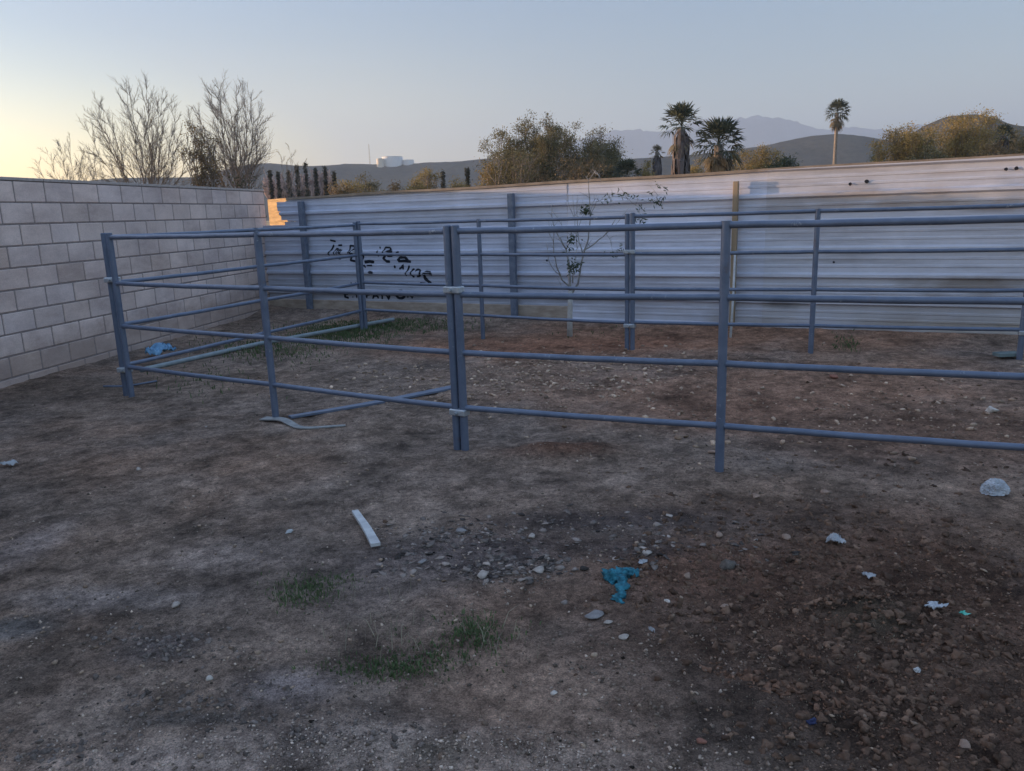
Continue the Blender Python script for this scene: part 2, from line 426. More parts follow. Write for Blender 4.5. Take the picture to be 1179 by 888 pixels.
# brown clods
P3 = np.concatenate([pxpts(2200, 960, 665, 150, 55), pxpts(2400, 1040, 740, 130, 70), pxpts(1300, 880, 620, 150, 30), pxpts(1700, 1050, 830, 120, 50), pxpts(350, 760, 690, 45, 30)])
Px = np.concatenate([pxpts(420, 1040, 530, 130, 30), pxpts(260, 1080, 470, 90, 22), pxpts(200, 860, 590, 70, 12)])
P3 = P3[zone_clods(P3[:, 0], P3[:, 1])+rng.normal(0, .15, len(P3)) > .25]; P3 = np.concatenate([P3, Px]); n = len(P3)
tag(scatter('dirt_clods', P3, sz(n, .003, .030, 5), colz(n, (.075, .05, .039), (.145, .10, .077), .25), PROTO2, M['clod'], .6),
    'crumbly reddish brown clods of earth and dung', 'dirt clods', kind='stuff')
# edge ridge of clods
P3b = []
for _ in range(130):
    t = rng.random(); x = 820+150*t**1.2+rng.normal(0, 7); y = 765+55*t+rng.normal(0, 5); q = g(x, y); P3b.append((q.x, q.y))
P3b = np.array(P3b); n = len(P3b)
tag(scatter('clod_ridge', P3b, sz(n, .006, .024, 2.4), colz(n, (.09, .055, .04), (.16, .10, .075)), PROTO2, M['clod'], .5),
    'low ridge of brown clods at the edge of the dug soil', 'dirt clods', kind='stuff')
# slate and asphalt crumbs
P4 = np.concatenate([pxpts(360, 515, 620, 44, 9), pxpts(420, 590, 652, 38, 9), pxpts(150, 690, 602, 90, 8), pxpts(170, 750, 632, 80, 12), pxpts(90, 640, 640, 90, 22), pxpts(90, 470, 650, 30, 8)]); n = len(P4)
tag(scatter('asphalt_rubble', P4, sz(n, .005, .034, 3.4), colz(n, (.06, .055, .058), (.22, .20, .195), .35), PFLAT, M['stone'], .42),
    'broken flakes of dark grey asphalt in two loose rows', 'rubble', kind='stuff')
P5 = np.concatenate([pxpts(200, 190, 742, 38, 13), pxpts(200, 240, 815, 70, 12), pxpts(160, 380, 850, 80, 14), pxpts(120, 60, 870, 60, 12)]); n = len(P5)
tag(scatter('dark_crumbs', P5, sz(n, .004, .018, 2.5), colz(n, (.09, .08, .078), (.19, .17, .165)), PROTO2, M['clod'], .5),
    'dark crumbly bits of soil in patches at the near left', 'dirt clods', kind='stuff')
P6 = np.concatenate([pxpts(1500, 380, 868, 190, 22), pxpts(400, 600, 880, 90, 18)]); n = len(P6)
tag(scatter('fine_grit', P6, sz(n, .002, .008, 2.5), colz(n, (.22, .19, .175), (.46, .41, .38)), PROTO, M['stone'], .2),
    'pale grey grit spread along the near edge', 'grit', kind='stuff')

OCT = []
for i in range(12):
    v = np.array([(1, 0, 0), (-1, 0, 0), (0, 1, 0), (0, -1, 0), (0, 0, .7), (0, 0, -.7), (.6, .6, .35), (-.6, -.5, .3)])
    v = v+np.random.default_rng(900+i).normal(0, .22, v.shape)
    OCT.append((v, np.array([(6, 2, 4), (4, 0, 6), (0, 2, 6), (2, 1, 4), (1, 7, 4), (7, 3, 4), (1, 3, 7), (3, 0, 4), (2, 0, 5), (1, 2, 5), (3, 1, 5), (0, 3, 5)])))
P7 = np.concatenate([pxpts(9000, 590, 700, 620, 200, True), pxpts(3500, 700, 520, 480, 60, True), pxpts(4500, 980, 720, 160, 90), pxpts(1500, 560, 640, 130, 25)])
kp = fbm(P7[:, 0], P7[:, 1], .3, 4, 333)+rng.normal(0, .22, len(P7)) > -.05; P7 = P7[kp]; n = len(P7)
inz = zone_clods(P7[:, 0], P7[:, 1])[:, None]
cc = colz(n, (.10, .085, .075), (.36, .31, .275), .3)*(1-inz)+colz(n, (.085, .05, .037), (.20, .125, .09), .25)*inz  # wide dark-to-light spread puts the shade between lumps into the crumb colours
tag(scatter('soil_crumbs', P7, sz(n, .0022, .009, 2.6), cc, OCT, M['clod'], .3),
    'fine crumbs of dry soil over the whole yard', 'soil crumbs', kind='stuff')

# single stones (pixel, half-size in metres, tone)
STONES = [
 (744, 637, .030, 'pale flat stone beside the white paper scrap near the teal rag', 0),
 (612, 619, .030, 'pointed grey stone behind the asphalt flakes', 0),
 (556, 663, .036, 'pale angular stone at the near edge of the asphalt flakes', 0),
 (620, 658, .034, 'grey stone at the right end of the asphalt flakes', 0),
 (486, 648, .028, 'flat grey flake lying just right of the white pipe', 1),
 (530, 612, .036, 'broad dark flake at the back of the asphalt rubble', 1),
 (684, 711, .042, 'flat grey stone half sunk in the dirt below the teal rag', 1),
 (700, 718, .024, 'pale round stone touching the sunken grey stone', 0),
 (719, 735, .022, 'pale rounded stone nearest the camera below the teal rag', 0),
 (160, 541, .024, 'small pale stone alone on bare dirt left of the front post', 0),
 (201, 699, .026, 'grey stone alone on the near left dirt', 0),
 (240, 783, .020, 'pale stone with a dry twig beside it at the near left', 2),
 (638, 799, .014, 'small white pebble in the brown dirt at the near centre', 2),
 (768, 693, .015, 'white pebble among brown clods right of the teal rag', 2),
 (835, 653, .048, 'dark lumpy clod in front of the scattered pale stones', 3),
 (791, 665, .030, 'pinkish brown stone left of the dark lumpy clod', 4),
 (828, 617, .030, 'larger pale brown stone behind the dark lumpy clod', 4),
 (905, 620, .028, 'pale brown stone left of the crumpled paper', 4),
 (820, 522, .040, 'brown stone lying at the foot of the front centre post', 4),
 (960, 436, .055, 'reddish rock sitting inside the pen behind the front rails', 5),
 (1141, 474, .060, 'pale stone with a dark hollow beside it at the right of the pen', 2),
 (950, 568, .034, 'brown stone on bare dirt between front rail and clods', 4),
 (870, 573, .032, 'low brown stone lying right of the front centre post', 4),
 (1110, 860, .026, 'pale brown stone at the near right corner', 4),
 (808, 855, .018, 'reddish stone at the near centre right', 5),
 (237, 492, .016, 'small pale stone beside the bent strap', 0),
 (770, 595, .022, 'small stone in dark dirt right of centre', 0),
 (835, 700, .022, 'tan clod on the brown soil right of the white pebble', 4),
]
TONE = [(.36, .30, .26), (.22, .20, .195), (.48, .42, .37), (.12, .10, .085), (.28, .19, .145), (.24, .11, .08)]
for k, (px, py, s, lab, tn) in enumerate(STONES):
    v, f = rock_shape(200+k, sub=2, flat=.4 if tn == 1 else .8)
    a = random.uniform(0, 6.28); ca, sa = math.cos(a), math.sin(a)
    q = v*s; q = np.stack([q[:, 0]*ca-q[:, 1]*sa, q[:, 0]*sa+q[:, 1]*ca, q[:, 2]], 1)
    o = link('stone' if tn not in (3,) else 'dirt_clod', q, f, M['stone'] if tn != 3 else M['clod'], tint=np.tile(TONE[tn], (len(v), 1)))
    p = gp(px, py); o.location = p+Vector((0, 0, s*.22)); tag(o, lab, 'stone' if tn != 3 else 'clod')

# ------------------------------------------------------------------ block wall
WX = lambda y: -4.83+.153*(y-7.3)
wdir = Vector((.153, 1, 0)).normalized(); wn = Vector((wdir.y, -wdir.x, 0))      # wn faces the yard
wend = Vector((WX(12.93), 12.93, 0)); HC, LB = .2032, .4064
wall = empty('block_wall', (wend.x, wend.y, 0), 'long grey concrete block wall running along the left side of the yard', 'wall')
mb = MB(); tints = []
ztop = 1.965
for r_ in range(11):
    zc = ztop-.03-HC*(r_+.5)
    off = (LB/2 if r_ % 2 else 0)
    s = 0; k = 0
    while s < 21:
        L = LB if not (s == 0 and off) else LB/2
        c = wend-wdir*(s+L/2); w2 = .095+random.uniform(-.0015, .0015)
        n0 = len(mb.v)
        mb.box((c.x-wend.x, c.y-wend.y, zc+random.uniform(-.001, .001)), wdir, wn, (0, 0, 1), L/2-.0072, w2, HC/2-.0072, .006)
        tt = random.gauss(1, .055); hue = random.gauss(0, .008)
        tints += [(.66*tt+hue, .52*tt, .475*tt-hue)]*(len(mb.v)-n0)
        s += L; k += 1
mtb, ntb, bb = new_mat('split_block', rough=.95, spec=.1)
a = ntb.nodes.new('ShaderNodeAttribute'); a.attribute_name = 'tint'
n1 = nz(ntb, 90, 6, .8); n2 = nz(ntb, 1.6, 6, .65)
c = mixc(ntb, a.outputs['Color'], ramp(ntb, n1.outputs[0], [(.3, (.8,)*3), (.7, (1.15,)*3)]).outputs[0], 1, 'MULTIPLY')
c = mixc(ntb, c, ramp(ntb, n2.outputs[0], [(.3, (.8, .79, .79)), (.7, (1.12, 1.12, 1.1))]).outputs[0], 1, 'MULTIPLY')
gz = ntb.nodes.new('ShaderNodeTexCoord'); sz_n = ntb.nodes.new('ShaderNodeSeparateXYZ'); ntb.links.new(gz.outputs['Object'], sz_n.inputs[0])
zn = nz(ntb, 5, 6, .7); mm = ntb.nodes.new('ShaderNodeMath'); mm.operation = 'MULTIPLY_ADD'; mm.inputs[1].default_value = -.55
ntb.links.new(zn.outputs[0], mm.inputs[0]); ntb.links.new(sz_n.outputs['Z'], mm.inputs[2])
sp = ramp(ntb, mm.outputs[0], [(.0, (.5, .5, .5)), (.22, (0, 0, 0))])          # soil splashed on the lowest course
c = mixc(ntb, c, (.26, .18, .14), sp.outputs[0])
n5 = nz(ntb, .9, 7, .7, vec=(1, 1, 3)); c = mixc(ntb, c, ramp(ntb, n5.outputs[0], [(.38, (.78, .76, .76)), (.55, (1, 1, 1))]).outputs[0], 1, 'MULTIPLY')
ntb.links.new(c, bb.inputs['Base Color']); bump(ntb, bb, n1.outputs[0], .4, .004)
o = link('blockwork', mb.v, mb.f, mtb, wall, tint=np.array(tints)); bm_fix(o)
mb = MB(); c = Vector((0, 0, 0))-wdir*10.5
mb.box((c.x, c.y, ztop/2-.12), wdir, wn, (0, 0, 1), 10.495, .089, ztop/2+.09)
mb.make('mortar', M['mortar'], wall)
mb = MB(); s = 0
while s < 21:
    c = -wdir*(s+.2032*2)
    mb.box((c.x, c.y, ztop-.0125), wdir, wn, (0, 0, 1), LB-.004, .098, .0145, .003); s += LB*2
mb.make('cap_course', noisy('cap_mortar', (.34, .285, .26), (.44, .375, .345), 20, .95), wall)

# ------------------------------------------------------------------ corrugated metal fence
FO = Vector((.15, 10.79, 0)); fe = Vector((.897, -.4415, 0)).normalized(); fn = Vector((-fe.y*-1, 0, 0))
fn = Vector((fe.y, -fe.x, 0))                                     # faces the yard
def frame(z0, z1):                                                # rib profile over height: list of (z, depth)
    pr = []
    k = math.floor(z0/.305)-1; pts = []
    while k*.305 < z1+.31:
        b0 = k*.305+.02
        pts += [(b0, 0), (b0+.022, .044), (b0+.052, .044), (b0+.074, 0),
                (b0+.13, 0), (b0+.138, .006), (b0+.158, .006), (b0+.166, 0),
                (b0+.215, 0), (b0+.223, .006), (b0+.243, .006), (b0+.251, 0)]
        k += 1
    pts = [p for p in pts if z0 < p[0] < z1]
    def dep(z):
        q = (z-.02) % .305
        for a, b_, c_, d_ in ((0, .022, .052, .044), (.13, .138, .158, .006), (.215, .223, .243, .006)):
            e = {0: .074, .13: .166, .215: .251}[a]
            if a <= q <= e:
                if q < b_: return d_*(q-a)/(b_-a)
                if q <= c_: return d_
                return d_*(e-q)/(e-c_)
        return 0
    return [(z0, dep(z0))]+pts+[(z1, dep(z1))], dep
_, DEP = frame(0, 2)
def fence_sz(px, py):                                             # sight line -> (s, z) on the fence plane
    d = ray(px, py); O = Vector((0, 0, H)); t = (FO-O).dot(fn)/d.dot(fn); p = O+d*t
    return (p-FO).dot(fe), p.z
ftop = lambda s: 1.84+.010*s+.004*math.sin(s*2.1)
S0, S1 = -4.72, 9.5
sA = fence_sz(655, 360)[0]; sB = fence_sz(880, 300)[0]
fence = empty('sheet_metal_fence', FO, 'tall fence of horizontal whitish corrugated metal sheets across the back of the yard', 'fence')
def warp(s, z, seed): return .010*noise.noise(Vector((s*.9, z*1.3, seed)))+.005*noise.noise(Vector((s*3.1, z*4, seed+9)))
def sheet(s0, s1, zlo, zhi, seed, off=0, mat=None, cut=None):
    ss = np.arange(s0, s1, .06).tolist()+[s1]
    pr, dep = frame(zlo, 2.3)
    V, T = [], []; ncol = len(pr)
    for s in ss:
        top = zhi(s) if callable(zhi) else zhi
        for z, d in pr:
            z_ = min(z, top); d_ = dep(z_)
            p = fe*s+fn*(d_+off+warp(s, z_, seed)); V.append((p.x, p.y, z_))
    Fc = []
    for i in range(len(ss)-1):
        for j in range(ncol-1):
            if V[i*ncol+j+1][2]-V[i*ncol+j][2] < 1e-5 and V[(i+1)*ncol+j+1][2]-V[(i+1)*ncol+j][2] < 1e-5: continue
            if cut and cut((ss[i]+ss[i+1])/2, (V[i*ncol+j][2]+V[i*ncol+j+1][2])/2): continue
            a = i*ncol+j; Fc.append((a, a+ncol, a+ncol+1, a+1))
    V_ = np.array(V); sarr = np.repeat(np.array(ss), ncol); zarr = V_[:, 2]
    tone = {0: (.49, .505, .60), 1: (.55, .56, .65), 2: (.51, .51, .57)}[seed]
    T = np.tile(tone, (len(V_), 1))*(1+.10*fbm(sarr, zarr*3, .8, 4, 400+seed))[:, None]
    def st(px, py, rs, rz, col, amt, sd):
        nonlocal T
        s_, z_ = fence_sz(px, py)
        r = np.sqrt(((sarr-s_)/rs)**2+((zarr-z_)/rz)**2)+.6*fbm(sarr*1, zarr*2.2, .25, 4, sd)
        T = lerp(T, col, np.clip(1.4-1.3*r, 0, 1)*amt)
    st(1120, 330, .9, .10, (.20, .15, .11), .7, 501); st(900, 350, .28, .07, (.17, .17, .19), .8, 502)
    st(1150, 378, 1.1, .10, (.30, .25, .19), .7, 503); st(905, 244, .5, .12, (.27, .26, .28), .6, 504)
    st(1060, 235, 1.2, .06, (.34, .27, .23), .75, 505); st(1000, 222, 1.0, .05, (.40, .32, .27), .6, 515); st(1150, 240, .5, .05, (.28, .21, .17), .7, 516); st(960, 300, 1.0, .05, (.36, .35, .36), .5, 506)
    st(490, 262, .45, .02, (.12, .12, .15), .6, 507); st(740, 292, .5, .05, (.36, .35, .34), .6, 508)
    st(1100, 200, .8, .03, (.35, .28, .25), .5, 509); st(400, 330, 1.5, .25, (.40, .40, .43), .5, 510)
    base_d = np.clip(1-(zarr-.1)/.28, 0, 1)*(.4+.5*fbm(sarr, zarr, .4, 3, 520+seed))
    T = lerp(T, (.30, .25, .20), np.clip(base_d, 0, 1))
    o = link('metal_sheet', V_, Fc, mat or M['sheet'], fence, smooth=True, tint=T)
    sharpen(o, 25); return o
mt, nt, b = tinted('whitewashed_steel', 3, .10, .5, .08, .01, .45)
n4 = nz(nt, 2.0, 8, .7, vec=(.5, .5, 7)); r4 = ramp(nt, n4.outputs[0], [(.36, (.80, .79, .79)), (.52, (1, 1, 1))])
lk = b.inputs['Base Color'].links[0].from_socket
nt.links.new(mixc(nt, lk, r4.outputs[0], 1, 'MULTIPLY'), b.inputs['Base Color'])
M['sheet'] = mt
M['postw'] = noisy('weathered_wood_post', (.24, .18, .12), (.34, .26, .18), 10, .9, 0, .4, .004, vec=(1, 1, .1))
gl = [fence_sz(*q) for q in ((334, 231), (319, 235), (321, 243), (324, 250), (326, 254), (344, 254.5), (325, 258), (310, 258))]  # outline of the sunlit patch, cut out of the sheet to show the tan board
poly = gl+[(S0-.3, gl[-1][1]), (S0-.3, 2.2), (gl[0][0], 2.2)]
def inside(s, z):
    c_ = False; n_ = len(poly)
    for i in range(n_):
        (x1, y1), (x2, y2) = poly[i], poly[i-1]
        if (y1 > z) != (y2 > z) and s < (x2-x1)*(z-y1)/(y2-y1)+x1: c_ = not c_
    return c_
zbl = fence_sz(480, 348)[1]; print('zbl', zbl, fence_sz(340,344), fence_sz(640,352), fence_sz(480,368))
sheet(S0, sA, zbl, ftop, 0, cut=inside)
sheet(sA+.004, sB+.03, .055, ftop, 1)
sheet(sB, S1, .04, ftop, 2, off=.004)
# cap rail along the top
mb = MB(); ss = np.arange(gl[0][0]-.05, S1, .3)
for i in range(len(ss)-1):
    s0_, s1_ = ss[i], ss[i+1]; c = fe*((s0_+s1_)/2)+fn*.012
    d = (fe*(s1_-s0_)+Vector((0, 0, ftop(s1_)-ftop(s0_)))).normalized()
    mb.box((c.x, c.y, ftop((s0_+s1_)/2)+.006), d, fn, d.cross(fn), (s1_-s0_)/2+.001, .024+.0004*(i % 2), .016+.0003*(i % 2))
mb.make('top_rail', M['cap'], fence)
# earth-stained board under the left sheets
mb = MB(); c = fe*((S0+sA)/2)+fn*.0
mb.box((c.x, c.y, (zbl-.002-.04)/2), fe, fn, (0, 0, 1), (sA-S0)/2-.02, .022, (zbl-.002+.04)/2, .006)
o = mb.make('base_board', M['kick'], fence)
o['label'] = 'brown earth-stained board under the left sheets'
for px, py in ((350, 232), (591, 223), (849, 209), (1320, 190)):
    s_, z_ = fence_sz(px, py); zb = -.1
    # foot follows the plumb line
    mb = MB(); c = fe*s_+fn*.075
    mb.box((c.x, c.y, (z_+zb)/2), fe, fn, (0, 0, 1), .030 if px == 849 else .042, .036, (z_-zb)/2, .004)
    mb.make('fence_post', M['postm'] if px != 849 else M['postw'] if 'postw' in M else M['postm'], fence)
# added tan board: its colour imitates low sun on the fence's upper left corner
tp = empty('sun_patch_board', at(322, 260, 13.35), 'added tan board in place of the sunlit patch at the left corner of the metal fence', 'board')
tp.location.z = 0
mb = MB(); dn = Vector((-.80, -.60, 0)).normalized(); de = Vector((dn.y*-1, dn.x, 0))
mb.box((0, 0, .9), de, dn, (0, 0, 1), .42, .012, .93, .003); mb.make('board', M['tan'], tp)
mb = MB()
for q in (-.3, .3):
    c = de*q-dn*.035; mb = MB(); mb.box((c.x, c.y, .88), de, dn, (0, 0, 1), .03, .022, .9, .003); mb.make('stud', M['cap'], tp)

# graffiti strokes, draped on the sheet profile
def gfit(q): return fence_sz(370+q[0]/8.42, 260+q[1]/8.42)
def stroke(pts, w):
    mb = MB()
    P_ = [gfit(p) for p in pts]; res = []
    for i in range(len(P_)-1):
        n_ = max(2, int(math.dist(P_[i], P_[i+1])/.012))
        for k in range(n_): t = k/n_; res.append((P_[i][0]+(P_[i+1][0]-P_[i][0])*t, P_[i][1]+(P_[i+1][1]-P_[i][1])*t))
    res.append(P_[-1]); o = len(mb.v)
    w = w*1.4
    for i, (s_, z_) in enumerate(res):
        a = res[max(i-1, 0)]; b_ = res[min(i+1, len(res)-1)]
        dx, dz = b_[0]-a[0], b_[1]-a[1]; l = math.hypot(dx, dz) or 1
        ww = w*(.85+.2*noise.noise(Vector((s_*20, z_*20, 3)))) * (.6 if i in (0, len(res)-1) else 1)
        for k in (-1, -.33, .33, 1):
            s2 = s_-dz/l*ww*k; z2 = z_+dx/l*ww*k
            p = fe*s2+fn*(DEP(z2)+warp(s2, z2, 0)+.004); mb.v.append((p.x, p.y, z2))
    for i in range(len(res)-1):
        for k in range(3):
            a = o+i*4+k; mb.f.append((a, a+1, a+5, a+4)); mb.mi.append(0)
    mb.make('graffiti_stroke', M['paint'], fence)
def ell(cx, cy, rx, ry, a0=0, a1=360, n=14): return [(cx+rx*math.cos(R(a0+(a1-a0)*i/n)), cy+ry*math.sin(R(a0+(a1-a0)*i/n))) for i in range(n+1)]
for w, pts in (
  (.012, [(85, 140), (140, 152)]), (.012, [(125, 185), (100, 235), (75, 288)]), (.010, [(132, 285), (140, 240), (150, 222), (165, 225), (160, 280)]),
  (.012, [(165, 190), (205, 188)]), (.012, [(185, 225), (178, 255), (195, 272), (200, 230)]), (.008, [(170, 320), (195, 322)]),
  (.011, [(283, 190), (275, 270)]), (.011, [(280, 192), (318, 196), (326, 222), (300, 240)]), (.012, [(300, 240), (285, 272), (322, 268)]),
  (.014, [(300, 288), (288, 335), (345, 345)]), (.016, [(392, 275), (410, 300), (400, 330)]), (.018, [(420, 352), (470, 345), (515, 352)]),
  (.010, [(395, 400), (420, 382), (430, 408)]), (.011, [(445, 385), (497, 385)]), (.014, [(468, 447), (517, 455)]),
  (.011, [(570, 203), (572, 222)]), (.013, [(558, 240), (555, 298)]),
  (.011, [(622, 210), (608, 265)]), (.012, [(620, 210), (665, 212), (680, 232), (640, 250)]), (.014, [(650, 248), (705, 250)]), (.011, [(738, 262), (768, 252)]),
  (.016, [(622, 290), (602, 315), (635, 345), (668, 348)]), (.013, [(640, 295), (690, 292)]),
  (.016, [(740, 342), (765, 308), (815, 308), (850, 345)]), (.017, [(745, 345), (800, 340), (870, 348)]),
  (.014, [(714, 385), (712, 412)]), (.012, [(755, 420), (778, 405), (795, 380), (792, 425)]), (.011, [(855, 385), (838, 430), (825, 488)]),
  (.012, ell(895, 458, 16, 36, 60, 300)), (.012, ell(940, 458, 28, 34, -150, 120)),
  (.019, [(1082, 478), (1060, 452), (1022, 450), (1000, 476), (1006, 508), (1035, 535), (1068, 560)]), (.015, [(1066, 563), (1020, 566), (958, 556)]),
  (.014, [(268, 637), (240, 640), (228, 690), (268, 700)]), (.012, [(235, 664), (270, 660)]), (.012, [(303, 688), (312, 694)]), (.011, [(345, 635), (343, 700)]),
  (.014, [(448, 632), (440, 700)]), (.012, [(445, 634), (478, 640), (470, 668), (445, 670)]), (.013, [(500, 708), (528, 640), (556, 705)]), (.010, [(512, 682), (545, 682)]),
  (.013, [(592, 636), (592, 712)]), (.013, [(618, 642), (655, 712), (672, 642)]), (.017, ell(772, 668, 40, 36)), (.009, [(840, 700), (846, 642), (882, 702), (908, 645)]),
  (.007, [(290, 545), (290, 570)]), (.007, [(330, 545), (335, 570)]), (.008, [(835, 548), (832, 566)])):
    stroke(pts, w)
for px, py, r_ in ((979, 212, .018), (998, 209, .024), (1158, 195, .018), (1170, 194, .02), (960, 302, .013), (630, 300, .014)):
    s_, z_ = fence_sz(px, py); sd = 2 if s_ > sB else 1; mb = MB()
    c = fe*s_+fn*(DEP(z_)+warp(s_, z_, sd)+.009+(.004 if sd == 2 else 0)); o = len(mb.v)
    for k in range(10):
        q = c+fe*math.cos(k*.628)*r_; mb.v.append((q.x, q.y, z_+math.sin(k*.628)*r_*random.uniform(.8, 1.1)))
    mb.f.append(tuple(range(o, o+10))); mb.mi.append(0)
    mb.make('dark_spot', M['paint'], fence)

# white pole leaning on the fence post
a = gp(841, 389); s_, z_ = fence_sz(849, 293); b_ = FO+fe*s_+fn*.155; b_.z = z_
o = empty('leaning_pole', a, 'thin white pole leaning against the fence post', 'pole')
mb = MB(); mb.tube([(0, 0, 0), tuple((b_-a)*.5+Vector((.006, 0, 0))), tuple(b_-a)], .014, 10); mb.make('pole', M['white'], o, True)
mb = MB(); e_ = (b_-a); mb.tube([tuple(e_), tuple(e_*1.012)], .017, 10); mb.make('end_cap', M['clamp'], o, True)

# ------------------------------------------------------------------ corral panels
RAILZ = (1.395, 1.005, .635, .275)
def make_panel(L, loc, rz, label, group, mf=.5):
    p = empty('corral_panel', loc, label, 'fence panel', group, rz)
    for x in (.026, L-.026):
        mb = MB(); mb.tube([(x, 0, -.06), (x, 0, 1.425)], .026, 14); sharpen(mb.make('end_post', M['pipe'], p, True))
        mb = MB(); mb.tube([(x, 0, 1.4251), (x, 0, 1.431)], [.0268, .022], 14); sharpen(mb.make('post_cap', M['pipe'], p, True))
    mb = MB(); mb.tube([(L*mf, -.0, -.04), (L*mf, -.0, 1.417)], .026, 14); sharpen(mb.make('middle_post', M['pipe'], p, True))
    for i, z in enumerate(RAILZ):
        mb = MB()
        for (x0, x1) in ((.050, L*mf-.024), (L*mf+.024, L-.050)):
            N_ = 8; sag = .004
            mb.tube([(x0+(x1-x0)*k/N_, .0, z-sag*math.sin(math.pi*k/N_)+.001*math.sin(k*2.3+i)) for k in range(N_+1)], .0188, 12, cap=False)
            for x in (x0, x1):   # weld collar
                mb.tube([(x-.004, 0, z), (x+.004, 0, z)], .0212, 12)
        sharpen(mb.make('rail', M['pipe'], p, True))
    return p
def clamp(p, x, z, ang=0.0, offv=(0, 0)):
    mb = MB(); c = Vector((x+offv[0], offv[1], z)); ux = Vector((math.cos(ang), math.sin(ang), 0)); uy = Vector((-ux.y, ux.x, 0))
    mb.box(c, ux, uy, (0, 0, 1), .062, .034, .021, .006)
    o = mb.make('clamp', M['clamp'], p)
    mb = MB(); q = c-uy*.034; mb.tube([tuple(q), tuple(q-uy*.022)], .011, 6); mb.make('bolt', M['clamp'], o)
def panel(a, b, label, mf=.5):
    a, b = Vector(a), Vector(b); d = b-a; L = math.hypot(d.x, d.y)
    z0 = 0.0
    rz = math.atan2(d.y, d.x)
    return make_panel(L, (a.x, a.y, z0), rz, label, 'blue grey pipe panels of the corral', mf), L
K0, K1 = g(149, 457), g(531, 516)
SE, B2, B4 = g(419, 381), g(725, 402), g(1177, 416)
u1 = (K1-K0).normalized(); 
pf, L = panel(K0+u1*.01, K1-u1*.003, 'near left corral panel, from the corner by the block wall to the front double post', .517)
for z in (1.035, .245): clamp(pf, L+.003, z, -.04)
K2 = K1+Vector((math.cos(R(-22.4)), math.sin(R(-22.4)), 0))*3.34
u2 = (K2-K1).normalized()
pr_, L2 = panel(K1+u2*.003, K2, 'near right corral panel, running out of the picture on the right', .493)
K0b = K0+Vector((-.055, .02, 0)); us = (SE-K0b).normalized()
ps, L3 = panel(K0b, SE-us*.012, 'side corral panel running back alongside the block wall')
for z in (1.035, .245): clamp(pf, -.02, z, .3)
ub = (B2-SE).normalized()
pb, L4 = panel(SE+ub*.012, B2-ub*.004, 'rear left corral panel in front of the graffiti and the sapling')
for z in (1.035, .245): clamp(pb, -.02, z, .4)
for z in (1.035, .245): clamp(pb, L4+.004, z, .0)
uc = (B4-B2).normalized()
pc, L5 = panel(B2+uc*.004, B4, 'rear right corral panel in front of the stained right half of the metal fence')
for z in (1.035, .245): clamp(pc, L5+.005, z, .0)
pb.location.z = .012; pc.location.z = .02

# ------------------------------------------------------------------ lying things
def resting(pts, r_): return [tuple(gp(x, y)+Vector((0, 0, r_+dz))) for x, y, dz in pts]
def rel(pts, o): return [tuple(Vector(p)-o) for p in pts]
def pipe_thing(name, pts, r_, mat, label, cat, endmat=None):
    P_ = resting(pts, r_); o0 = Vector(P_[0]); o0.z -= r_
    e = empty(name, o0, label, cat); Q = rel(P_, o0)
    mb = MB(); mb.tube(Q, r_, 12, cap=False); mb.make('pipe', mat, e, True)
    for a_, b_ in ((0, 1), (-1, -2)):
        A, B = Vector(Q[a_]), Vector(Q[b_]); d = (A-B).normalized()
        mb = MB(); mb.tube([tuple(A), tuple(A+d*.004)], [r_*1.06, r_*1.02], 12); mb.make('pipe_end', mat, e, True)
    return e
pipe_thing('loose_pipe', [(163, 429, .0), (300, 399, .01), (453, 370, .0)], .026, noisy('worn_zinc_pipe', (.20, .24, .26), (.28, .31, .33), 14, .6, .1), 'long loose pipe lying on the dirt beside the side corral panel', 'pipe')
pipe_thing('thin_rod', [(120, 446, 0), (146, 446, .0), (180, 440, .0)], .009, M['pipe'], 'thin rod lying at the foot of the left corner posts', 'rod')
def ribbon(name, pts, w, th, mat, label, cat, lift=.004):
    P_ = [gp(x, y)+Vector((0, 0, lift+dz)) for x, y, dz in pts]
    # resample
    Q = []
    for i in range(len(P_)-1):
        for k in range(6): Q.append(P_[i].lerp(P_[i+1], k/6))
    Q.append(P_[-1]); o0 = Q[0].copy(); mb = MB(); n_ = len(Q)
    for sm in range(3):
        Q = [Q[0]]+[(Q[i-1]+Q[i]*2+Q[i+1])/4 for i in range(1, n_-1)]+[Q[-1]]
    for i, q in enumerate(Q):
        d = (Q[min(i+1, n_-1)]-Q[max(i-1, 0)]).normalized(); sd = d.cross(Vector((0, 0, 1))).normalized(); ww = w[0]+(w[1]-w[0])*i/(n_-1)
        for a_, b_ in ((-1, 0), (1, 0), (1, 1), (-1, 1)): mb.v.append(tuple(q-o0+sd*ww*a_+Vector((0, 0, th*b_))))
    for i in range(n_-1):
        for k in range(4):
            a_ = i*4+k; b_ = i*4+(k+1) % 4; mb.f.append((a_, b_, b_+4, a_+4)); mb.mi.append(0)
    mb.f += [(0, 1, 2, 3), tuple((n_-1)*4+k for k in (3, 2, 1, 0))]; mb.mi += [0, 0]
    o = mb.make(name, mat); o.location = o0; return tag(o, label, cat)
ribbon('bent_strap', [(303, 483, .0), (326, 485, .01), (345, 495, .0), (398, 491, .0)], (.045, .016), .008, M['strap'], 'bent metal strap curving away from the foot of the left middle post', 'strap')
ribbon('flat_board', [(334, 482, .0), (400, 471, .0), (440, 464, .0), (524, 447, .0)], (.03, .05), .016, M['pipe'], 'long flat grey-blue board lying on the dirt behind the front rails', 'board')
ribbon('white_batten', [(409, 594, .012), (423, 614, .012), (433, 633, .012)], (.016, .022), .016, M['white'], 'short white batten lying alone on the open dirt', 'batten')
